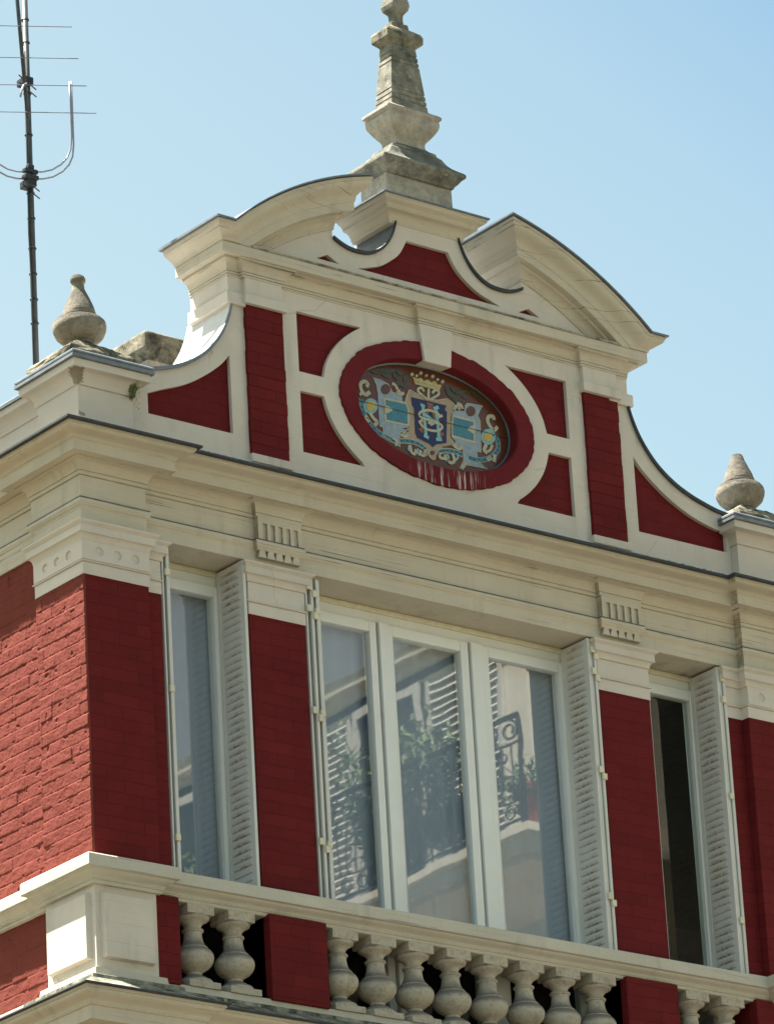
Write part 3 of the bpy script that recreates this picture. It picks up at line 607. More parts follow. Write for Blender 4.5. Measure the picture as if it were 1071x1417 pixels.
# segmental arcs: cyma and corona follow the arc, return round the inner end, and meet level cyma at the springing
def zl(h): return 13.280 + h * 0.085
prof = [(0.0, 1.935, None), (0.008, 1.936, None), (0.008, 1.950, None)] + [(p, r, None) for p, r in cove(0.010, 1.951, 0.048, 1.99)] + [(0.05, 1.992, None), (0.05, 2.007, None), (0.087, 2.007, None), (0.091, 2.010, None), (0.091, 2.052, None), (0.096, 2.054, None), (0.096, 2.062, None)]
nb = len(prof)
cy = ogee(0.099, 0.02, 0.166, 0.80, 8)
prof += [(p, 2.065 + h * 0.108, h) for p, h in cy] + [(0.171, 2.065 + 0.82 * 0.108, 0.82), (0.171, 2.065 + 0.98 * 0.108, 0.98), (0.0, 2.065 + 0.108, 1.0)]
for s in (-1, 1):
    q = MB(); NA = 40; rows = []
    for p, r, h in prof:
        xe = 0.665 - p
        xo = math.sqrt(max(0.01, r * r - (13.281 - AC) ** 2)) if h is None else math.sqrt(r * r - (zl(h) - AC) ** 2)
        a0, a1 = math.acos(xo / r), math.acos(xe / r)
        row = [(s * r * math.cos(a0 + (a1 - a0) * i / NA), YG - p, AC + r * math.sin(a0 + (a1 - a0) * i / NA)) for i in range(NA + 1)]
        row.append((s * xe, YB, row[-1][2]))
        rows.append(row)
    for a, b in zip(rows[:-1], rows[1:]): q.quadstrip(a, b)
    # level cyma at the springing with its return
    rows = []
    for (p, r, h) in [(0.02, 2.065, 0.0)] + prof[nb:]:
        xo = math.sqrt(r * r - (zl(h) - AC) ** 2); xt = GC + p
        rows.append([(s * xo, YG - p, zl(h)), (s * xt, YG - p, zl(h)), (s * xt, YB, zl(h))])
    for a, b in zip(rows[:-1], rows[1:]): q.quadstrip(a, b)
    a_, b_ = sorted((s * 1.22, s * (GC + 0.086))); q.box(a_, b_, YG - 0.086, YB - 0.005, 13.272, 13.2995)
    q.build('segmental_pediment', M['cornice'], H, autosmooth=30)
    # zinc covering
    q = MB()
    top = []
    r = 2.178; xo = math.sqrt(r * r - (13.367 - AC) ** 2); a0, a1 = math.acos(xo / r), math.acos((0.665 - 0.185) / r)
    line = [(s * (GC + 0.186), 13.367), (s * xo, 13.367)] + [(s * r * math.cos(a0 + (a1 - a0) * i / NA), AC + r * math.sin(a0 + (a1 - a0) * i / NA)) for i in range(1, NA + 1)]
    lo = [(x, z - 0.002) for x, z in line]; hi = [(x, z + 0.007) for x, z in line]
    ya, yb = YG - 0.186, YB + 0.02
    R4 = [[(x, ya, z) for x, z in lo], [(x, ya, z) for x, z in hi], [(x, yb, z + 0.006) for x, z in hi], [(x, yb, z) for x, z in lo]]
    for i in range(4): q.quadstrip(R4[i], R4[(i + 1) % 4])
    for e in (0, -1): q.poly([rr[e] for rr in R4])
    q.build('pediment_flashing', M['zinc'], H)
    # scroll flashing
    q = MB()
    line = [(s * (x - 0.004), z + 0.003) for x, z in SCR_S]
    hi = [(x + s * 0.006, z + 0.008) for x, z in line]
    R4 = [[(x, 0.004, z) for x, z in line], [(x, 0.004, z) for x, z in hi], [(x, YB + 0.05, z) for x, z in hi], [(x, YB + 0.05, z) for x, z in line]]
    for i in range(4): q.quadstrip(R4[i], R4[(i + 1) % 4])
    for e in (0, -1): q.poly([rr[e] for rr in R4])
    q.build('scroll_flashing', M['zincpale'] if s < 0 else M['zinc'], H)
    q = MB()
    lp = [(x, 0.001, z - 0.004) for x, z in line]; hp = [(x, 0.001, z + 0.007) for x, z in hi]
    lq = [(x, 0.012, z - 0.004) for x, z in line]; hq = [(x, 0.012, z + 0.0095) for x, z in hi]
    for a, b in ((lp, hp), (hp, hq), (hq, lq), (lq, lp)): q.quadstrip(a, b)
    q.build('scroll_edge', M['zinc'] if s < 0 else M['zincdark'], H)
    q = MB()
    line = [(s * x, z + 0.002) for x, z in UC_S]; hi = [(s * x, z + 0.010) for x, z in UC_S]
    R4 = [[(x, 0.006, z) for x, z in line], [(x, 0.006, z) for x, z in hi], [(x, YB + 0.02, z) for x, z in hi], [(x, YB + 0.02, z) for x, z in line]]
    for i in range(4): q.quadstrip(R4[i], R4[(i + 1) % 4])
    for e in (0, -1): q.poly([rr[e] for rr in R4])
    q.build('volute_flashing', M['zinc'], H)
    q = MB()
    R4 = [[(x, 0.002, z - 0.006) for x, z in line], [(x, 0.002, z + 0.006) for x, z in hi], [(x, 0.016, z + 0.006) for x, z in hi], [(x, 0.016, z - 0.006) for x, z in line]]
    for i in range(4): q.quadstrip(R4[i], R4[(i + 1) % 4])
    for e in (0, -1): q.poly([rr[e] for rr in R4])
    q.build('volute_edge', M['zincdark'], H)
# top block cornice
TB = 0.258
q = MB(); q.sweep([(-TB, YB), (-TB, YG), (TB, YG), (TB, YB)], [(-0.04, 13.712), (0.004, 13.712), (0.004, 13.722)] + cove(0.006, 13.724, 0.058, 13.772) + [(0.061, 13.774), (0.061, 13.782)] + ogee(0.064, 13.783, 0.102, 13.824) + [(0.105, 13.825), (0.105, 13.833), (-0.04, 13.842)])
q.build('crowning_cornice', M['cornice'], H, autosmooth=30)
q = MB(); q.box(-TB + 0.04, TB - 0.04, YG + 0.001, YB, 13.7, 13.835); q.build('crowning_block', M['cream'], H)
q = MB(); q.box(-TB - 0.114, TB + 0.114, YG - 0.114, YB + 0.03, 13.834, 13.843); q.build('crowning_flashing', M['zinc'], H)

# obelisk (rectangular section), with grooves
OX, OY = 0.015, 0.19
ZM = [(13.0, 13.0), (14.058, 14.062), (14.110, 14.110), (14.128, 14.128), (14.162, 14.20), (14.178, 14.225), (14.202, 14.268), (14.225, 14.30), (14.255, 14.338), (14.322, 14.398), (14.345, 14.415), (14.392, 14.462), (14.416, 14.50), (14.838, 14.912), (14.85, 14.924), (14.874, 14.950), (14.898, 14.995), (14.918, 15.03), (14.951, 15.080), (15.006, 15.138), (15.14, 15.285)]
def lev(hw, z, k=0.60):
    for (a, b), (c_, d) in zip(ZM[:-1], ZM[1:]):
        if a <= z <= c_: z = b + (d - b) * (z - a) / (c_ - a); break
    return (hw, hw * k, z)
q = MB(); q.frustum((OX, OY, 0), [lev(0.236, 13.83, .5), lev(0.232, 14.058, .5)]); q.build('obelisk_pedestal', M['chim'], H, bevel=0.004)
def rr_(h, z, k=0.62): return (h, h * k, z)
q = MB(); q.frustum((OX, OY, 0), [rr_(*t) for t in ((0.234, 14.050, .55), (0.240, 14.058, .56), (0.243, 14.066, .56), (0.258, 14.080, .58), (0.272, 14.100), (0.289, 14.112), (0.293, 14.116), (0.293, 14.134), (0.286, 14.140), (0.251, 14.158), (0.225, 14.174), (0.205, 14.192), (0.191, 14.212), (0.181, 14.228), (0.160, 14.244), (0.157, 14.248), (0.155, 14.262), (0.125, 14.276), (0.112, 14.288))])
q.build('obelisk_cap', M['obelisk'], H, bevel=0.004)
q = MB(); q.frustum((OX, OY, 0), [rr_(*t) for t in ((0.110, 14.280), (0.105, 14.300), (0.104, 14.318), (0.112, 14.335), (0.132, 14.355), (0.158, 14.388), (0.174, 14.412), (0.180, 14.432), (0.181, 14.450), (0.177, 14.462), (0.178, 14.467), (0.190, 14.471), (0.193, 14.478), (0.193, 14.492), (0.180, 14.500), (0.145, 14.514), (0.13, 14.524))])
q.build('obelisk_base', M['chim'], H, bevel=0.004)
q = MB(); L = [(0.134, 0.080, 14.488)]
def raw(h, z): return (h, h * 0.6, z)
def hw(z): return 0.133 + (0.087 - 0.133) * (z - 14.49) / (14.92 - 14.49)
grs = [14.562, 14.594, 14.627, 14.805, 14.835, 14.869]
for g in grs: L += [raw(hw(g - .005), g - .005), raw(hw(g) - 0.006, g - .003), raw(hw(g) - 0.006, g + .003), raw(hw(g + .005), g + .005)]
L += [raw(0.087, 14.922)]
q.frustum((OX, OY, 0), L); q.build('obelisk_shaft', M['obelisk'], H)
q = MB(); q.frustum((OX, OY, 0), [lev(0.086, 14.838), lev(0.092, 14.85), lev(0.116, 14.866), lev(0.128, 14.874), lev(0.130, 14.898), lev(0.118, 14.908), lev(0.085, 14.918), lev(0.062, 14.926), lev(0.058, 14.946), lev(0.034, 14.951)]); q.build('obelisk_crown', M['moss'], H, bevel=0.004)
q = MB(); q.frustum((OX, OY, 0), [(0.036, 0.032, 15.07), (0.033, 0.030, 15.10), (0.035, 0.032, 15.138), (0.046, 0.042, 15.146), (0.058, 0.054, 15.160), (0.064, 0.060, 15.185), (0.061, 0.057, 15.215), (0.050, 0.047, 15.25), (0.032, 0.030, 15.278), (0.012, 0.012, 15.294)])
q.build('obelisk_knob', M['obelisk'], H, bevel=0.012)

# ---- medallion -------------------------------------------------
# tile drawing in the plane of the wall; (u,v) drawing units to metres
YM = 0.088
def T(u, v):
    # affine frame of the drawing sheet, origin near the middle of the oval
    du, dv = u - 528.0, v - 440.0
    x = 0.015 + TA * du + TB_ * dv; z = 12.63 + TC * du + TD * dv
    return (x, z)
TA, TB_, TC, TD = 0.001245, -0.000073, 0.000265, -0.001058
q = MB(); q.plate(ov(0.575, 0.326, 2.15), [], YM, YM + 0.02); med = q.build('medallion', M['t_ground'], H)
def tilepart(name, pts, mat, depth, sub=med, sm=0):
    if sm: pts = smooth_pts(list(pts) + [pts[0]], sm)[:-1]
    q = MB(); q.plate([T(*p) for p in pts], [], YM - depth, YM + 0.001, False); return q.build(name, M[mat], sub)
def strokes(name, lines, wd, mat, depth, sub=med, sm=4):
    q = MB()
    for li, ln in enumerate(lines):
        P = [Vector(T(*p)) for p in ln]
        if sm and len(P) > 2: P = [Vector(p) for p in smooth_pts([tuple(p) for p in P], sm)]
        n = len(P); Lf = []; Rt = []
        for i, p in enumerate(P):
            d = (P[min(i + 1, n - 1)] - P[max(i - 1, 0)]).normalized(); nn = Vector((-d.y, d.x)) * wd / 2
            Lf.append(p + nn); Rt.append(p - nn)
        f = YM - depth - 0.00025 * li
        a = [(p.x, f, p.y) for p in Lf]; b = [(p.x, f, p.y) for p in Rt]; q.quadstrip(a, b)
        q.quadstrip([(p.x, YM, p.y) for p in Lf], a); q.quadstrip(b, [(p.x, YM, p.y) for p in Rt])
        for e in (0, -1): q.poly([a[e], b[e], (b[e][0], YM, b[e][2]), (a[e][0], YM, a[e][2])])
    return q.build(name, M[mat], sub)
def each(name, lines, *a):
    for ln in lines: strokes(name, [ln], *a)
def discs(name, cs, mat, depth, sub=med):
    q = MB()
    for u, v, r in cs:
        pts = [(u + r * math.cos(2 * math.pi * i / 16), v + 1.1 * r * math.sin(2 * math.pi * i / 16)) for i in range(16)]
        q.plate([T(*p) for p in pts], [], YM - depth, YM, False)
    return q.build(name, M[mat], sub)
tilepart('cartouche', [(398, 285), (440, 308), (500, 335), (560, 345), (612, 338), (655, 372), (640, 405), (652, 440), (632, 470), (640, 520), (640, 560), (660, 578), (640, 600), (585, 610), (552, 640), (540, 682), (512, 668), (498, 630), (455, 600), (400, 570), (350, 545), (385, 515), (388, 480), (397, 450), (388, 410), (372, 372), (380, 330)], 't_tan', 0.003, sm=2)
tilepart('shield', [(408, 328), (508, 352), (608, 376), (598, 400), (610, 412), (607, 590), (552, 596), (528, 613), (508, 592), (442, 560), (430, 530), (424, 392), (412, 372)], 't_navy', 0.0055)
tilepart('strapwork', [(192, 218), (240, 232), (282, 258), (302, 300), (355, 318), (360, 352), (390, 370), (398, 500), (355, 505), (395, 518), (393, 532), (345, 526), (345, 612), (298, 578), (252, 548), (250, 500), (230, 490), (220, 300), (214, 258)], 't_lil', 0.003)
tilepart('strapwork', [(728, 362), (818, 378), (800, 402), (788, 432), (802, 465), (806, 645), (784, 640), (790, 690), (842, 738), (722, 714), (700, 742), (682, 736), (706, 690), (703, 625), (655, 598), (650, 575), (632, 560), (634, 440), (648, 405), (690, 405), (712, 408), (714, 380)], 't_lil', 0.003)
tilepart('panel_border', [(252, 330), (382, 358), (396, 395), (396, 494), (260, 466)], 't_cream', 0.0045)
tilepart('panel_border', [(640, 428), (772, 460), (772, 592), (636, 556)], 't_cream', 0.0045)
tilepart('tile_panel', [(264, 345), (374, 368), (387, 400), (386, 482), (271, 456)], 't_teal', 0.006)
tilepart('tile_panel', [(648, 442), (762, 471), (762, 577), (644, 544)], 't_teal', 0.006)
tilepart('roundel', [(258, 374), (280, 382), (298, 398), (300, 405), (282, 416), (258, 422)], 't_cream', 0.0075, sm=2); tilepart('roundel', [(770, 488), (748, 494), (730, 508), (728, 516), (746, 530), (770, 538)], 't_cream', 0.0075, sm=2)
discs('eyelet', [(264, 284, 27)], 't_ground', 0.0045); discs('eyelet', [(748, 408, 27)], 't_ground', 0.0045); discs('eyelet', [(527, 645, 12)], 't_ground', 0.005)
# monogram
strokes('monogram_letter', [[(470, 376), (482, 470), (490, 556)], [(545, 390), (556, 480), (562, 572)], [(476, 425), (555, 480)], [(458, 372), (482, 384)], [(532, 396), (560, 386)], [(476, 548), (504, 562)], [(545, 570), (578, 570)]], 0.020, 't_sky', 0.0085, sm=0)
strokes('monogram_letter', [[(512, 372), (482, 450), (462, 522)], [(512, 372), (548, 470), (576, 548)], [(494, 366), (530, 376)], [(448, 508), (472, 530)], [(566, 552), (588, 536)]], 0.017, 't_rust', 0.0075, sm=0)
strokes('monogram_letter', [[(570, 440), (548, 418), (500, 404), (456, 416), (456, 442), (510, 462), (566, 482), (580, 504), (548, 522), (496, 514), (462, 490), (456, 470)], [(500, 480), (524, 466), (532, 478), (512, 488)], [(556, 446), (582, 434)], [(446, 474), (468, 460)]], 0.0145, 't_cream', 0.0100, sm=4)
# pale outlines and beaded bands
SB = [[(128, 340), (135, 400), (165, 460), (215, 520), (290, 566), (312, 578)], [(345, 576), (400, 578), (455, 596), (492, 628), (484, 655)], [(700, 656), (650, 638), (600, 632), (568, 640), (562, 660)], [(872, 545), (900, 570), (906, 620), (880, 660), (840, 682), (780, 686), (735, 672)]]
for ln in SB:
    strokes('band_edge', [ln], 0.031, 't_cream', 0.0032)
    pp_ = smooth_pts(ln, 4)[1::2]
    for u, v in pp_: discs('band_bead', [(u, v, 3.6)], 't_navy', 0.0066)
each('strap_outline', [[(220, 300), (214, 258), (192, 218), (240, 232), (282, 258), (302, 300), (355, 318)], [(395, 518), (393, 532), (345, 526), (345, 612), (298, 578), (252, 548), (250, 500), (230, 490)], [(714, 380), (728, 362), (818, 378), (800, 402), (788, 432), (802, 465), (806, 645)], [(790, 690), (842, 738), (722, 714), (700, 742), (682, 736), (706, 690), (703, 625), (655, 598)]], 0.0045, 't_cream', 0.0042, med, 0)
each('cartouche_outline', [[(398, 285), (440, 308), (500, 335), (560, 345), (612, 338), (655, 372), (640, 405), (652, 440)], [(350, 545), (385, 515), (388, 480), (397, 450), (388, 410), (372, 372), (380, 330), (398, 285)], [(585, 610), (552, 640), (540, 682), (512, 668), (498, 630), (455, 600)]], 0.005, 't_cream', 0.0048, med, 3)
each('acanthus_curl', [[(120, 320), (134, 300), (150, 322)], [(300, 250), (318, 262), (330, 286)], [(300, 560), (326, 580), (318, 604)], [(700, 395), (690, 372), (668, 362)], [(870, 600), (860, 628), (842, 640)], [(160, 432), (150, 452), (172, 470)]], 0.016, 't_cream', 0.0062)
each('acanthus_curl', [[(410, 640), (392, 625), (396, 602)], [(655, 690), (672, 672), (664, 650)], [(600, 690), (618, 672), (610, 652)], [(455, 660), (440, 640), (448, 622)]], 0.012, 't_sky', 0.0058)
# scrolls
strokes('scroll_band', [[(128, 340), (135, 400), (165, 460), (215, 520), (290, 566), (312, 578)]], 0.024, 't_teal', 0.004)
strokes('scroll_band', [[(345, 576), (400, 578), (455, 596), (492, 628), (484, 655)]], 0.020, 't_teal', 0.005)
strokes('scroll_band', [[(700, 656), (650, 638), (600, 632), (568, 640), (562, 660)]], 0.020, 't_teal', 0.005)
strokes('scroll_band', [[(872, 545), (900, 570), (906, 620), (880, 660), (840, 682), (780, 686), (735, 672)]], 0.026, 't_teal', 0.004)
discs('scroll_eye', [(180, 380, 40)], 't_sky', 0.005); discs('scroll_eye', [(848, 555, 42)], 't_sky', 0.005)
discs('scroll_heart', [(180, 380, 26)], 't_gold', 0.007); discs('scroll_heart', [(846, 558, 25)], 't_gold', 0.007)
each('acanthus_curl', [[(150, 320), (128, 290), (122, 256), (142, 240), (162, 252), (156, 272)], [(150, 320), (175, 300)], [(175, 420), (196, 450), (214, 470), (200, 490)]], 0.022, 't_cream', 0.006)
each('acanthus_curl', [[(880, 520), (862, 500), (845, 465), (850, 440), (876, 438), (882, 458)], [(880, 520), (902, 498)], [(836, 600), (824, 630), (840, 650)], [(884, 655), (880, 700)], [(842, 690), (862, 670)]], 0.022, 't_cream', 0.006)
each('volute', [[(345, 292), (330, 302), (342, 312), (366, 306)], [(346, 540), (372, 552), (386, 540), (380, 530)], [(400, 600), (408, 640), (428, 650), (434, 625)], [(492, 626), (478, 660), (456, 650), (462, 632)]], 0.018, 't_cream', 0.0065)
each('volute', [[(650, 400), (664, 380), (682, 384), (676, 398)], [(642, 598), (672, 622), (692, 618), (688, 604)], [(566, 640), (570, 672), (596, 676), (600, 656)], [(640, 650), (652, 690), (630, 704), (618, 690)], [(690, 735), (710, 715), (722, 700)]], 0.018, 't_cream', 0.0065)
strokes('fleuron', [[(498, 342), (470, 318), (450, 300), (446, 282), (466, 276), (480, 296)], [(512, 344), (540, 328), (562, 312), (560, 292), (540, 290), (526, 306)], [(505, 345), (505, 300), (508, 270)]], 0.014, 't_cream', 0.007)
tilepart('crown', [(416, 212), (440, 224), (462, 218), (478, 236), (500, 228), (520, 244), (540, 236), (556, 256), (580, 258), (566, 292), (500, 276), (428, 252)], 't_gold', 0.0075)
strokes('crown_band', [[(428, 250), (500, 268), (568, 290)], [(430, 232), (500, 250), (572, 268)]], 0.008, 't_cream', 0.009)
discs('crown_pearl', [(410, 200, 9), (436, 208, 7), (460, 192, 9), (492, 206, 7), (528, 210, 9), (556, 228, 7), (584, 240, 9), (450, 246, 6), (500, 258, 6), (545, 270, 6)], 't_cream', 0.0105)
def leaves(lst):
    q = MB()
    for u, v, l, wd, ang in lst:
        a = R(ang); pts = []
        for i in range(10):
            t = 2 * math.pi * i / 10; x = l * math.cos(t); y = wd * math.sin(t) * (1 - 0.45 * abs(math.cos(t)) ** 3)
            pts.append((u + x * math.cos(a) - y * math.sin(a), v + x * math.sin(a) + y * math.cos(a)))
        q.plate([T(*p) for p in pts], [], YM - 0.003 - 0.0004 * (u % 7), YM, False)
    return q.build('leaf_spray', M['t_green'], med)
leaves([(215, 188, 34, 11, 10), (262, 205, 30, 10, 35), (290, 180, 36, 11, -10), (318, 210, 26, 10, 60), (335, 250, 30, 13, 10), (378, 218, 16, 28, 10), (362, 262, 28, 11, 30), (250, 175, 26, 9, -20), (340, 190, 26, 10, 40)])
leaves([(618, 288, 14, 30, -15), (640, 318, 32, 12, 20), (668, 345, 34, 12, 15), (690, 300, 32, 11, -15), (735, 295, 34, 12, 5), (775, 312, 28, 10, 25), (650, 285, 26, 11, 40), (715, 330, 24, 9, 30), (800, 340, 24, 9, 40)])
for j_, (x0, x1, z0, z1) in enumerate(((-0.55, 0.55, 12.6145, 12.6155),)):
    q = MB(); q.box(x0, x1, YM - 0.0108 - 0.0002 * j_, YM, z0, z1); q.build('tile_joint', M['t_joint'], med)
# teal glazed border
q = MB(); a, b = ov(0.556, 0.309, 2.15), ov(0.546, 0.299, 2.15)
q.quadstrip([(x, YM - 0.012, z) for x, z in a], [(x, YM - 0.006, z) for x, z in b], True); q.build('glazed_border', M['t_border'], med)

# ---- base flashing of the gable and attic blocks -----------------
q = MB(); q.sweep([(-2.10, YG - 0.004), (2.10, YG - 0.004)], [(0.0, 11.94), (0.012, 11.945), (0.007, 12.072), (0.0, 12.076)]); q.build('base_flashing', M['flash'], H)
ATT = 12.225
def attic(path, cap_path, name):
    q = MB(); q.sweep(path, [(0.0, 11.945), (0.0, 12.245)] + [(0.008, 12.246)] + cove(0.010, 12.250, 0.066, 12.318) + [(0.069, 12.320), (0.069, 12.360), (0.060, 12.364), (-0.06, 12.372)]); q.build(name, M['attic'], H, autosmooth=30)
    q = MB(); q.sweep(cap_path, [(0.05, 12.364), (0.083, 12.360), (0.086, 12.363), (0.086, 12.378), (0.080, 12.380), (0.080, 12.386), (0.085, 12.388), (0.085, 12.398), (0.076, 12.406), (-0.10, 12.430)]); q.build('attic_flashing', M['zinc'], H, autosmooth=30)
AX0, AX1, AY, AYE = -2.440, -2.092, -0.036, 0.33
pth = [(AX0 + 0.06, AYE), (AX0, AYE), (AX0, AY), (AX1, AY), (AX1, YG + 0.01)]
attic(pth, pth, 'attic_block')
pth2 = [(2.092, YG + 0.01), (2.092, AY), (2.44, AY), (2.44, AYE)]
attic(pth2, pth2, 'attic_block')
for s in (-1, 1):
    x0, x1 = sorted((s * 2.10, s * 2.38)); q = MB(); q.box(x0, x1, AY + 0.06, AYE, 11.95, 12.425); q.build('attic_core', M['cream'], H)
# low parapets beyond the blocks, each with its own coping
pp = [(0.0, 11.945), (0.0, 12.235)] + cove(0.008, 12.235, 0.062, 12.305) + [(0.065, 12.307), (0.065, 12.342), (-0.06, 12.355)]
q = MB(); q.sweep([(AX0 + 0.05, 8.0), (AX0 + 0.05, AYE - 0.01)], pp); q.build('parapet', M['cream'], H, autosmooth=30)
q = MB(); q.sweep([(AX0 + 0.05, 8.0), (AX0 + 0.05, AYE - 0.01)], [(0.05, 12.345), (0.079, 12.342), (0.081, 12.358), (0.070, 12.368), (-0.10, 12.395)]); q.build('parapet_flashing', M['zinc'], H, autosmooth=30)
q = MB(); q.sweep([(2.43, YG), (RX, YG)], pp); q.build('parapet', M['cream'], H, autosmooth=30)
q = MB(); q.sweep([(2.43, YG), (RX, YG)], [(0.05, 12.345), (0.079, 12.342), (0.081, 12.358), (0.070, 12.368), (-0.10, 12.395)]); q.build('parapet_flashing', M['zinc'], H, autosmooth=30)
q = MB(); q.box(AX0 + 0.06, AX0 + 0.3, AYE, 8.0, 11.9, 12.37); q.box(2.44, RX, YG + 0.01, 0.3, 11.9, 12.37); q.build('parapet_core', M['cream'], H)
q = MB(); q.poly([(AX0 + 0.2, 0.36, 12.3), (RX, 0.36, 12.3), (RX, 4.2, 12.75), (AX0 + 0.2, 4.2, 12.75)]); q.poly([(AX0 + 0.2, 8, 12.3), (AX0 + 0.2, 4.2, 12.75), (RX, 4.2, 12.75), (RX, 8, 12.3)]); roof = q.build('roof', M['zinc'], H)

# finials
def finial(x, y, tip=True):
    q = MB(); prof = [(0.165, 12.425), (0.168, 12.45), (0.160, 12.47), (0.145, 12.49), (0.125, 12.51), (0.105, 12.53), (0.088, 12.545), (0.075, 12.556), (0.069, 12.563)]
    q.frustum((x, y, 0), [(0.205, 0.20, 12.42), (0.205, 0.20, 12.443), (0.19, 0.185, 12.462), (0.16, 0.155, 12.485), (0.12, 0.118, 12.515), (0.10, 0.1, 12.53)])
    q2 = MB(); q2.lathe((x, y, 0), [(0.16, 12.45), (0.155, 12.475), (0.13, 12.505), (0.10, 12.53), (0.078, 12.55), (0.070, 12.562), (0.076, 12.566), (0.100, 12.578), (0.125, 12.602), (0.139, 12.635), (0.1425, 12.658), (0.138, 12.680), (0.124, 12.697), (0.104, 12.706), (0.092, 12.708), (0.088, 12.711), (0.094, 12.716), (0.094, 12.722), (0.086, 12.726), (0.090, 12.733), (0.086, 12.743), (0.078, 12.77), (0.066, 12.80), (0.054, 12.83), (0.043, 12.855)] + ([(0.034, 12.878), (0.031, 12.905), (0.031, 12.915), (0.039, 12.919), (0.040, 12.934), (0.031, 12.950), (0.018, 12.960), (0.006, 12.965)] if tip else [(0.037, 12.875), (0.030, 12.892), (0.02, 12.898)]), 40)
    o = q2.build('finial', M['finial'], H, smooth=True)
    for v in o.data.vertices:
        n_ = noise.noise(v.co * 9) * 0.004 + noise.noise(v.co * 30) * 0.0025; v.co.x += n_ * (1 if v.co.x > x else -1); v.co.z += n_ * 0.5
    p = q.build('finial_base', M['moss'], o)
    bm = bmesh.new(); bm.from_mesh(p.data); bmesh.ops.subdivide_edges(bm, edges=bm.edges, cuts=7, use_grid_fill=True)
    for v in bm.verts: v.co += noise.noise_vector(v.co * 14) * 0.007 + noise.noise_vector(v.co * 38) * 0.008
    bm.to_mesh(p.data); bm.free()
    return o
finial(-2.297, 0.13); finial(2.303, 0.13, False)

# chimney
q = MB(); q.frustum((-1.238 + 0.30, 1.0 + 0.17, 0), [(0.255, 0.125, 11.9), (0.255, 0.125, 13.085)]); ch = q.build('chimney', M['chim'], roof, bevel=0.006)
q = MB(); q.frustum((-1.238 + 0.30, 1.0 + 0.17, 0), [(0.255, 0.125, 13.06), (0.268, 0.14, 13.085), (0.292, 0.16, 13.11), (0.30, 0.17, 13.125), (0.30, 0.17, 13.215), (0.28, 0.15, 13.225)])
cs = q.build('chimney_slab', M['moss'], roof, bevel=0.012)

# ---- balustrade --------------------------------------------------
bal = MB()
def rail_path():
    return [(SX, 8.0), (SX, PEND + 0.0), (CX, PEND + 0.0), (CX, CY), (-2.082, CY), (-2.082, -0.0), (2.082, -0.0), (2.082, CY), (2.47, CY), (2.47, 0.0), (RX, 0.0)]
bal.sweep(rail_path(), [(-0.19, 9.536), (0.022, 9.536), (0.024, 9.540), (0.024, 9.553), (0.030, 9.555), (0.030, 9.562)] + ogee(0.033, 9.564, 0.070, 9.598) + [(0.074, 9.601), (0.090, 9.602), (0.092, 9.605), (0.090, 9.661), (0.085, 9.668), (-0.19, 9.676)])
BAL = bal.build('balustrade', M['rail'], H, autosmooth=30)
# base course + lower cornice
q = MB(); q.sweep(rail_path(), [(-0.20, 8.9), (0.24, 8.936), (0.15, 8.94), (0.14, 8.985), (0.085, 9.012), (0.080, 9.030), (0.060, 9.045), (0.034, 9.055), (0.028, 9.097), (-0.20, 9.099)]); q.build('base_course', M['rail'], BAL, autosmooth=30)
q = MB(); q.sweep(rail_path(), [(0.20, 8.930), (0.250, 8.930), (0.253, 8.933), (0.252, 8.940), (0.21, 8.953)]); q.build('ledge_flashing', M['zincdark'], BAL)
q = MB(); q.sweep(rail_path(), [(0.0, 8.5), (0.0, 8.62)] + cove(0.02, 8.70, 0.12, 8.78) + [(0.16, 8.782), (0.16, 8.85), (0.168, 8.853), (0.168, 8.858)] + ogee(0.172, 8.862, 0.228, 8.915) + [(0.235, 8.917), (0.235, 8.93), (-0.1, 8.94)]); q.build('lower_cornice', M['cornice'], H, autosmooth=30)
q = MB(); q.sweep(rail_path(), [(0.18, 8.931), (0.244, 8.9335), (0.240, 8.944), (0.112, 9.012), (0.093, 9.016), (0.089, 9.040), (0.076, 9.046), (0.055, 9.0475)]); q.build('weathered_ledge', M['ledge'], BAL, autosmooth=30)
# modillions under the lower cornice
for i in range(24):
    q = MB(); x = -2.35 + i * 0.20; q.box(x, x + 0.09, -0.14 + (CY if abs(x + .04) > 2.08 else 0), 0.0, 8.72, 8.782); q.build('modillion', M['cornice'], H, bevel=0.005)
# corner pedestal with raised panels
q = MB(); q.box(CX, -2.082, CY, 0.30, 9.05, 9.545); q.box(CX + 0.0005, CX + 0.1, 0.2, PEND, 9.05, 9.545)
pd = q.build('pedestal', M['cream'], BAL, bevel=0.003)
def raised(axis, a0, a1, z0, z1, at, parent):
    q = MB(); t = 0.030; b_ = 0.007
    if axis == 'y':
        f = [(a0 + b_, at - t, z0 + b_), (a1 - b_, at - t, z0 + b_), (a1 - b_, at - t, z1 - b_), (a0 + b_, at - t, z1 - b_)]; g = [(a0, at, z0), (a1, at, z0), (a1, at, z1), (a0, at, z1)]
    else:
        f = [(at - t, a0 + b_, z0 + b_), (at - t, a1 - b_, z0 + b_), (at - t, a1 - b_, z1 - b_), (at - t, a0 + b_, z1 - b_)]; g = [(at, a0, z0), (at, a1, z0), (at, a1, z1), (at, a0, z1)]
    q.poly(f); q.quadstrip(f, g, True); q.build('raised_panel', M['cream'], parent)
raised('y', -2.425, -2.118, 9.155, 9.497, CY, pd); raised('x', CY + 0.035, PEND - 0.035, 9.155, 9.497, CX, pd)
q = MB(); q.box(2.082, 2.47, CY, 0.30, 9.05, 9.545); pd2 = q.build('pedestal', M['cream'], BAL, bevel=0.003); raised('y', 2.118, 2.43, 9.155, 9.497, CY, pd2)
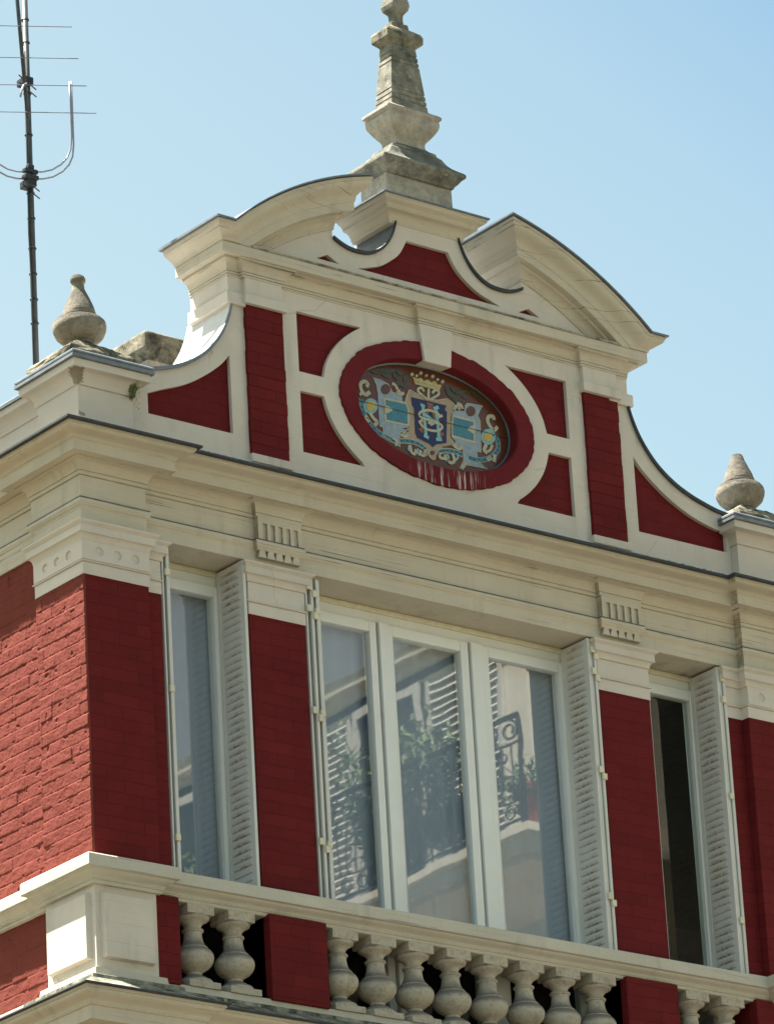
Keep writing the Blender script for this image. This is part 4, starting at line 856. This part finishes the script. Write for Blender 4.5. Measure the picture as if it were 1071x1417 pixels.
# red piers between the balusters
for x0, x1 in ((-2.08, -NX - 0.002), (-WO, -WI), (WI, WO), (NX + 0.002, 2.08)):
    q = MB(); q.box(x0, x1, -0.048, 0.232, 9.09, 9.545); q.build('balustrade_pier', M['red'], BAL, bevel=0.004)
# balusters
def baluster_mesh():
    q = MB()
    q.box(-0.095, 0.095, -0.095, 0.095, 9.098, 9.131)
    q.lathe((0, 0, 0), [(0.088, 9.130), (0.092, 9.138), (0.092, 9.146), (0.086, 9.154), (0.070, 9.159), (0.067, 9.164), (0.060, 9.170), (0.046, 9.176), (0.040, 9.183), (0.040, 9.196), (0.047, 9.198), (0.049, 9.203), (0.058, 9.208), (0.078, 9.221), (0.093, 9.238), (0.101, 9.256), (0.104, 9.272), (0.101, 9.290), (0.092, 9.306), (0.080, 9.317), (0.074, 9.321), (0.075, 9.325), (0.068, 9.330), (0.060, 9.342), (0.053, 9.358), (0.049, 9.376), (0.047, 9.396), (0.047, 9.407), (0.054, 9.409), (0.057, 9.414), (0.055, 9.421), (0.044, 9.424), (0.043, 9.434), (0.047, 9.444), (0.054, 9.452), (0.064, 9.460), (0.074, 9.466), (0.084, 9.470), (0.088, 9.477), (0.086, 9.486), (0.080, 9.489)], 36)
    q.box(-0.0815, 0.0815, -0.0815, 0.0815, 9.488, 9.5365)
    return q
b0 = None
for x in [-1.785, -1.53] + [-0.868 + 0.248 * i for i in range(8)] + [1.53, 1.785]:
    if b0 is None: b0 = baluster_mesh().build('baluster', M['baluster'], BAL, autosmooth=40); o = b0
    else: o = b0.copy(); C.objects.link(o); o.parent = BAL
    o.location = (x, 0.055, 0); o.rotation_euler = (0, 0, random.uniform(-0.02, 0.02))

# ---- windows ------------------------------------------------------
YF = 0.235; WT, WB = 11.485, 9.10
def frame_ring(q, x0, x1, z0, z1, y0, y1, l, r, t, b):
    q.box(x0, x0 + l, y0, y1, z0, z1); q.box(x1 - r, x1, y0, y1, z0, z1)
    q.box(x0 + l, x1 - r, y0, y1, z1 - t, z1); q.box(x0 + l, x1 - r, y0, y1, z0, z0 + b)
def window(x0, x1, leaves_, gl, curtain):
    q = MB(); frame_ring(q, x0, x1, WB - 0.05, WT - 0.024, YF, YF + 0.08, 0.035, 0.035, 0.052, 0.05)
    wn = q.build('window', M['pvc'], H, bevel=0.003)
    q = MB(); q.box(x0, x1, YF - 0.012, YF + 0.08, WT - 0.024, WT + 0.006); q.build('head_bead', M['bead'], wn, bevel=0.006)
    for a, b, l, r in leaves_:
        q = MB(); zt = WT - 0.079; zb = WB + 0.005
        frame_ring(q, a, b, zb, zt, YF - 0.012, YF + 0.045, l, r, 0.060, 0.085); q.build('sash', M['pvc'], wn, bevel=0.004)
        if l > 0.08: q = MB(); q.box(a + 0.0, a + l * 0.62, YF - 0.022, YF - 0.0125, zb, zt + 0.004); q.build('cover_strip', M['pvc'], wn, bevel=0.003)
        for g0, g1, gm in ((zb + 0.07, 9.715, 'glassdull'), (9.755, zt - 0.048, gl)):  # lower panes made less reflective to darken the gaps behind the balusters
            q = MB(); q.poly([(a + l - 0.012, YF + 0.014, g0), (b - r + 0.012, YF + 0.014, g0), (b - r + 0.012, YF + 0.014, g1), (a + l - 0.012, YF + 0.014, g1)]); q.build('pane', M[gm], wn)
        q = MB(); q.box(a + l, b - r, YF - 0.008, YF + 0.04, 9.70, 9.77); q.build('added_transom', M['pvc'], wn, bevel=0.003)  # added bar, unseen behind the rail, splitting off the darkened lower panes
    return wn
window(-1.04, 1.04, [(-0.99, -0.352, 0.06, 0.046), (-0.338, 0.280, 0.098, 0.054), (0.293, 0.975, 0.128, 0.060)], 'glass', True)
window(-NX - 0.03, -WO + 0.03, [(-NX + 0.01, -WO - 0.005, 0.06, 0.055)], 'glass', True)
window(WO - 0.03, NX + 0.03, [(WO + 0.01, NX - 0.005, 0.06, 0.062)], 'glassdull', False)
# brick jambs behind shutters are cream
for s in (-1, 1):
    for x in (WI, WO, NX):
        q = MB(); sg = 1 if x == WO else -1
        a, b = sorted((s * x, s * (x + sg * 0.006))); q.box(a, b, 0.03, 0.235, 9.70, 11.45); q.build('window_jamb', M['cream'], H)
def curtain(x0, x1, label):
    q = MB(); n = 60; a = []; b = []
    for i in range(n + 1):
        x = x0 + (x1 - x0) * i / n; y = 0.318 + 0.009 * math.sin(x * 46) + 0.006 * math.sin(x * 19 + 1)
        a.append((x, y, 9.80)); b.append((x, y + 0.002, WT - 0.06))
    q.quadstrip(a, b); q.quadstrip([(x, y + 0.003, z) for x, y, z in a], [(x, y + 0.003, z) for x, y, z in b])
    return tag(q.build('curtain', M['curtain'], None, smooth=True), label, 'curtain', 'voile curtains behind the panes')
curtain(-0.98, 0.98, 'wide pale voile curtain behind the three-pane middle window')
curtain(-NX + 0.02, -WO - 0.02, 'narrow pale voile curtain behind the small window by the building corner')

# ---- shutters -----------------------------------------------------
def louvre_leaf(name, xf, side, y0, y1, parent):
    """sheet-metal leaf standing in the reveal; visible face at x = xf looking towards side (-1 = -X)"""
    q = MB(); t = 0.012; z0, z1 = 9.64, 11.478
    xa, xb = sorted((xf, xf - side * t)); q.box(xa, xb, y0, y1, z0, z1)
    fx = xf + side * 0.0
    for a, b, c_, d in ((y0, y0 + 0.022, z0, z1), (y1 - 0.030, y1, z0, z1)):
        xa, xb = sorted((fx, fx + side * 0.004)); q.box(xa, xb, a, b, c_, d)
    z = z0 + 0.10
    while z < z1 - 0.06:
        ya, yb = y0 + 0.036, y1 - 0.042
        # pressed louvre: a wedge whose lower lip stands proud
        A = [(fx, ya, z), (fx, yb, z), (fx, yb, z + 0.030), (fx, ya, z + 0.030)]
        B = [(fx + side * 0.0045, ya + 0.006, z + 0.001), (fx + side * 0.0045, yb - 0.006, z + 0.001)]
        q.poly([B[0], B[1], A[2], A[3]]); q.poly([A[0], A[1], B[1], B[0]]); q.poly([A[0], B[0], A[3]]); q.poly([A[1], A[2], B[1]])
        z += 0.0415
    return q.build(name, M['shutter'], parent, bevel=0.0)
def edge_leaf(x, y0, y1, parent, w_=0.011):
    q = MB(); q.box(x, x + w_, y0, y1, 9.64, 11.462); q.box(x - 0.003, x + w_ + 0.003, y0 - 0.003, y0 + 0.009, 9.64, 11.455); return q.build('leaf', M['shutter'], parent, bevel=0.002)
def knuckles(xs, y, zs, parent):
    for i, z in enumerate(zs):
        for j, x in enumerate(xs):
            q = MB(); q.box(x - 0.002, x + 0.027, y - 0.012, y + 0.006, z - 0.038 * j, z - 0.038 * j + 0.036); q.build('hinge', M['bead'], parent, bevel=0.003)
HZ = [11.395, 11.27, 10.70, 9.98]
# right reveals (leaf face seen), for left window, middle window, right window
for nm, edge in (('l', -WO), ('m', WI), ('r', NX)):
    face = edge - (0.034 if nm == 'l' else 0.062 if nm == 'm' else 0.05)
    lf = louvre_leaf('shutter', face, -1, -0.004 if nm != 'l' else -0.012, 0.228, H)
    if nm != 'l':
        edge_leaf(face + 0.018, 0.004, 0.2, lf); edge_leaf(face + 0.038, -0.006, 0.2, lf)
        knuckles((face + 0.012, face + 0.034) if nm == 'm' else (face + 0.016,), -0.008, HZ, lf)
    else:
        edge_leaf(face + 0.016, 0.01, 0.2, lf)
# left reveals (only leaf edges show)
for nm, edge in (('l', -NX), ('m', -WI), ('r', WO)):
    q = MB(); x = edge + (0.008 if nm != 'r' else 0.002)
    q.box(x, x + 0.010, -0.006 if nm != 'r' else 0.012, 0.2, 9.64, 11.40 if nm == 'm' else 11.43); sh = q.build('shutter', M['shutter'], H, bevel=0.002)
    if nm == 'm':
        edge_leaf(x + 0.032, -0.010, 0.2, sh); edge_leaf(x + 0.064, -0.014, 0.2, sh, 0.016); knuckles((x - 0.002, x + 0.036), -0.016, HZ, sh); knuckles((x + 0.05,), -0.016, [z - 0.01 for z in HZ[1:]], sh)
    if nm == 'l':
        edge_leaf(x + 0.026, -0.008, 0.2, sh, 0.014); knuckles((x + 0.012,), -0.012, [11.30, 10.66, 9.86], sh)

# moss tuft on the attic block
q = MB()
for i in range(120):
    c = Vector((-2.105 + random.gauss(0, 0.018), -0.05 + random.uniform(-0.02, 0.01), 12.27 + random.gauss(0, 0.035)))
    d = Vector((random.uniform(-1, 1), random.uniform(-1, 0.2), random.uniform(-1, 1))).normalized() * 0.006; e = d.orthogonal().normalized() * 0.004
    q.poly([c - d, c + e, c + d, c - e])
tag(q.build('moss_tuft', M['leaf']), 'small green moss tuft clinging to the attic block beside the scroll', 'moss')

# ---- television aerial ---------------------------------------------
AX, AYY = -2.112, 0.80
A = empty('television_aerial', (AX, AYY, 12.2), 'tall grey roof mast with rod aerials strapped to it behind the finial', 'aerial')
def apart(q, name, mat, **kw):
    o = q.build(name, M[mat], None, **kw); o.parent = A; o.matrix_parent_inverse = Matrix.Translation(A.location).inverted(); return o
q = MB(); q.tube([(AX, AYY, 12.2), (AX, AYY, 15.6)], 0.0175, 16); apart(q, 'mast', 'steel', smooth=True)
for z in (12.98, 13.12, 13.27, 13.42, 13.60, 13.75, 14.10, 14.35, 14.66, 14.8): q = MB(); q.lathe((AX, AYY, z), [(0.0205, -0.006), (0.0235, 0), (0.0205, 0.006)], 14); apart(q, 'cable_tie', 'blackp')
q = MB(); q.tube([(AX - 0.018, AYY - 0.012, 12.35), (AX - 0.020, AYY - 0.013, 13.2), (AX - 0.026, AYY - 0.01, 13.5), (AX - 0.019, AYY - 0.014, 14.2), (AX - 0.022, AYY - 0.014, 14.6)], 0.0055, 8); apart(q, 'cable', 'blackp', smooth=True)
# boom and thin elements
ED = Vector((0.87, -0.49, 0.0))
bp0, bp1 = Vector((-2.152, 0.745, 14.165)), Vector((-2.20, 0.745, 14.905))
q = MB(); q.tube([bp0, bp1, bp1 + (bp1 - bp0) * 0.5], 0.011, 10); apart(q, 'boom', 'steel', smooth=True)
for z, l in ((14.715, 0.28), (14.525, 0.30), (14.362, 0.33), (14.20, 0.37)):
    c = bp0 + (bp1 - bp0) * ((z - bp0.z) / (bp1.z - bp0.z)) + Vector((0, -0.012, 0))
    q = MB(); q.tube([c - ED * l, c + ED * l], 0.0026, 6); apart(q, 'rod', 'rod')
q = MB(); q.tube([(-2.165, 0.73, 14.37), (-2.19, 0.72, 14.35), (-2.22, 0.70, 14.30), (-2.235, 0.69, 14.255)], 0.006, 6); apart(q, 'cable', 'alu', smooth=True)
# strapped clamps
for z, w_ in ((14.405, 0.05), (13.79, 0.06)):
    q = MB(); q.box(AX - 0.055, AX + 0.004, AYY - 0.06, AYY + 0.024, z - 0.022, z + 0.022); cl = apart(q, 'clamp', 'blackp', bevel=0.006)
    for dz in (-0.022, 0.022):
        q = MB(); q.tube([Vector((AX - 0.08, AYY - 0.04, z + dz)), Vector((AX + 0.10, AYY + 0.06, z + dz))], 0.004, 6); bo = q.build('bolt', M['blackp'], cl); bo.matrix_parent_inverse = Matrix.Translation(A.location).inverted() if False else Matrix()
# folded dipole: one rod doubled back on itself, bent up at both ends
def hook(dz, rr):
    P = []
    for t in (-1, 1):
        pass
    base = Vector((AX - 0.02, AYY - 0.03, 13.86 + dz)); out = []
    for s, z in ((0.0, 0.0), (0.07, 0.003), (0.12, 0.016), (0.17, 0.048), (0.205, 0.09), (0.225, 0.14), (0.232, 0.21)):
        out.append(base + ED * s * rr + Vector((0, 0, z * 1.0)))
    return out
h1, h2 = hook(0.0, 1.0), hook(-0.042, 1.045)
topz = 14.41
for sgn in (1, -1):
    def mir(p): b = Vector((AX - 0.02, AYY - 0.03, p.z)); d = p - b; return b + d * sgn
    a_ = [mir(p) for p in h1]; c_ = [mir(p) for p in h2]
    q = MB(); q.tube(a_ + [Vector((a_[-1].x, a_[-1].y, 14.30)), Vector((a_[-1].x, a_[-1].y, topz))], 0.0050, 8); apart(q, 'dipole', 'alu', smooth=True)
    q = MB(); q.tube(c_ + [Vector((c_[-1].x, c_[-1].y, 14.26)), Vector((c_[-1].x, c_[-1].y, topz))], 0.0050, 8); apart(q, 'dipole', 'alu', smooth=True)
q = MB(); q.box(AX - 0.075, AX + 0.012, AYY - 0.070, AYY - 0.024, 13.805, 13.830); q.box(AX - 0.07, AX + 0.015, AYY - 0.060, AYY - 0.024, 13.845, 13.870); q.box(AX - 0.05, AX - 0.01, AYY - 0.06, AYY - 0.03, 13.87, 13.895); apart(q, 'junction_box', 'blackp', bevel=0.005)

# ================================================================ HOUSE ACROSS THE STREET (seen mirrored in the panes)
OB = empty('corner_house', (11.2, -12.05, 0), 'sunlit pale house across the street with a wrought iron balcony, mirrored in the window panes', 'house')
def opart(q, name, mat, parent=None, **kw):
    o = q.build(name, M[mat], None, **kw); o.parent = parent or OB
    if parent is None: o.matrix_parent_inverse = Matrix.Translation(OB.location).inverted()
    return o
WXo, WYo, Y2 = 11.2, -12.05, -34.0
q = MB(); q.box(WXo, 38, Y2, WYo, 0, 17.78); opart(q, 'wall', 'stucco')
oppath = [(38, WYo), (WXo, WYo), (WXo, Y2)]
q = MB(); q.sweep(oppath, [(0.0, 17.50), (0.0, 17.58)] + cove(0.02, 17.60, 0.07, 17.68) + [(0.12, 17.69), (0.12, 17.76), (0.14, 17.80), (0.0, 17.85)]); opart(q, 'cornice', 'stucco', autosmooth=30)
q = MB(); q.sweep(oppath, [(0.0, 17.84), (-0.9, 20.6), (-3.0, 21.2)]); opart(q, 'roof', 'slate')
BY0 = -11.2
bpath = [(38, WYo), (WXo, WYo), (WXo, Y2)]
for zs in (15.12, 11.6, 8.1):
    dz = zs - 15.12
    q = MB(); q.sweep(bpath, [(0.0, zs - 0.25), (0.10, zs - 0.22), (0.30, zs - 0.10), (0.52, zs), (0.60, zs + 0.02), (0.60, zs + 0.08), (0.64, zs + 0.09), (0.66, zs + 0.20), (0.70, zs + 0.22), (0.70, zs + 0.29), (0.0, zs + 0.30)]); slab = opart(q, 'balcony', 'stucco', autosmooth=30)
    if dz != 0: continue
    # wrought iron railing, panel by panel
    RXo = WXo - 0.66; zb, zt = 15.47, 16.42
    def curl(y, z, r, sg, turns=1.4, n=22):
        return [Vector((RXo, y + sg * r * (1 - 0.6 * i / n) * math.sin(2 * math.pi * turns * i / n), z + r * (1 - 0.6 * i / n) * math.cos(2 * math.pi * turns * i / n))) for i in range(n + 1)]
    y = WYo + 0.62; pn = 0
    while y > -17.6:
        q = MB(); y1 = y - 0.92
        q.tube([(RXo, y, zt), (RXo, y1, zt)], 0.028, 6); q.tube([(RXo, y, zt - 0.24), (RXo, y1, zt - 0.24)], 0.012, 5); q.tube([(RXo, y, zb), (RXo, y1, zb)], 0.016, 5); q.tube([(RXo, y, zb + 0.2), (RXo, y1, zb + 0.2)], 0.010, 5)
        q.tube([(RXo, y, 15.40), (RXo, y, zt)], 0.022, 6)
        for i in range(1, 8):
            yy = y - 0.115 * i; q.tube([(RXo, yy, zb + 0.2), (RXo, yy, zt - 0.24)], 0.009, 5)
        for i in range(4):
            yy = y - 0.115 - 0.23 * i
            q.tube(curl(yy, zt - 0.125, 0.095, 1), 0.012, 5); q.tube(curl(yy - 0.04, zb + 0.095, 0.08, -1), 0.010, 5); q.tube(curl(yy - 0.10, zt - 0.33, 0.06, -1), 0.009, 5)
        opart(q, 'railing', 'iron', slab); y = y1; pn += 1
# windows with louvred shutters folded open on the wall
def louvre_pair(y0, z0, z1, par, wd=0.50):
    for k_ in (0, 1):
        q = MB(); a = y0 - (wd + 0.02) * k_; b = a - wd
        q.box(WXo - 0.05, WXo - 0.01, b, b + 0.05, z0, z1); q.box(WXo - 0.05, WXo - 0.01, a - 0.05, a, z0, z1)
        z = z0 + 0.06
        while z < z1:
            q.poly([(WXo - 0.055, b + 0.05, z), (WXo - 0.055, a - 0.05, z), (WXo - 0.02, a - 0.05, z + 0.055), (WXo - 0.02, b + 0.05, z + 0.055)]); z += 0.075
        opart(q, 'shutter', 'white', par)
for row, z0 in enumerate((15.42, 11.95, 8.4, 4.6)):
    for i in range(5):
        yc = -13.95 - i * 3.3
        q = MB(); q.box(WXo - 0.03, WXo + 0.02, yc - 0.5, yc + 0.5, z0, z0 + 2.04); wn = opart(q, 'window', 'iron')
        q = MB(); frame_ring(q, yc - 0.5, yc + 0.5, z0, z0 + 2.04, -0.06, -0.03, 0.06, 0.06, 0.08, 0.08); q.box(yc - 0.03, yc + 0.03, -0.06, -0.03, z0, z0 + 1.95)
        q.v = [(WXo + v[1], v[0], v[2]) for v in q.v]; opart(q, 'frame', 'white', wn)
        louvre_pair(yc + 1.60, z0 + 0.02, z0 + 2.02, wn); louvre_pair(yc - 0.55, z0 + 0.02, z0 + 2.02, wn)
# pots, troughs and plants on the balcony
def bush(name, c, r, n, label, leafsz=0.035, seed=1):
    rd = random.Random(seed); q = MB()
    stems = []
    for i in range(14):
        e = Vector((c[0] + rd.uniform(-1, 1) * r[0], c[1] + rd.uniform(-1, 1) * r[1], c[2] + rd.uniform(0.1, 1) * r[2])); stems.append(e)
        q.tube([Vector((c[0], c[1] + rd.uniform(-.1, .1) * r[1], c[2] - r[2])), (Vector(c) + e) * 0.5, e], 0.006, 4)
    for i in range(n):
        e = rd.choice(stems); t = rd.uniform(0.25, 1.05); base = Vector((c[0], c[1], c[2] - r[2])); p = base.lerp(e, t) + Vector((rd.gauss(0, .07), rd.gauss(0, .07), rd.gauss(0, .07)))
        d = Vector((rd.uniform(-1, 1), rd.uniform(-1, 1), rd.uniform(-.3, 1))).normalized() * leafsz * rd.uniform(.7, 1.5); s_ = d.orthogonal().normalized() * leafsz * 0.35
        q.poly([p - d, p + s_, p + d, p - s_])
    me = bpy.data.meshes.new(name); me.from_pydata([tuple(v) for v in q.v], [], q.f); me.materials.append(M['leaf'])
    o = bpy.data.objects.new(name, me); C.objects.link(o); return tag(o, label, 'plant', 'plants on the balcony across the street')
def trough(y0, y1, label):
    q = MB(); q.frustum((WXo - 0.42, (y0 + y1) / 2, 0), [(0.12, abs(y1 - y0) / 2 - 0.02, 15.68), (0.14, abs(y1 - y0) / 2, 15.93), (0.12, abs(y1 - y0) / 2 - 0.02, 15.93), (0.12, abs(y1 - y0) / 2 - 0.02, 15.90)])
    o = q.build('plant_trough', M['blackp'], None); return tag(o, label, 'planter')
trough(-12.22, -12.98, 'dark plant trough behind the balcony railing, mirrored in the middle pane')
q = MB(); q.lathe((WXo - 0.42, -11.60, 15.42), [(0.085, 0.0), (0.12, 0.38), (0.135, 0.38), (0.135, 0.45), (0.11, 0.45), (0.10, 0.40)], 24); tag(q.build('flower_pot', M['terra'], None, smooth=False), 'terracotta flower pot at the balcony corner, mirrored in the right pane', 'pot')
bush('balcony_shrub', (WXo - 0.45, -13.72, 16.35), (0.24, 0.45, 0.72), 800, 'tall leafy shrub on the balcony across the street, mirrored in the left pane', 0.05, 3)
bush('balcony_shrub', (WXo - 0.45, -12.72, 16.30), (0.22, 0.40, 0.50), 650, 'bushy shrub in the dark trough, mirrored in the middle pane', 0.05, 4)
bush('balcony_plant', (WXo - 0.45, -11.62, 15.85), (0.22, 0.30, 0.25), 500, 'low dark plant spilling round the terracotta pot, mirrored in the right pane', 0.035, 5)
bush('balcony_shrub', (WXo - 0.45, -15.9, 16.1), (0.28, 0.7, 0.6), 1400, 'broad shrub further along the balcony, mirrored in the narrow corner window', 0.05, 6)
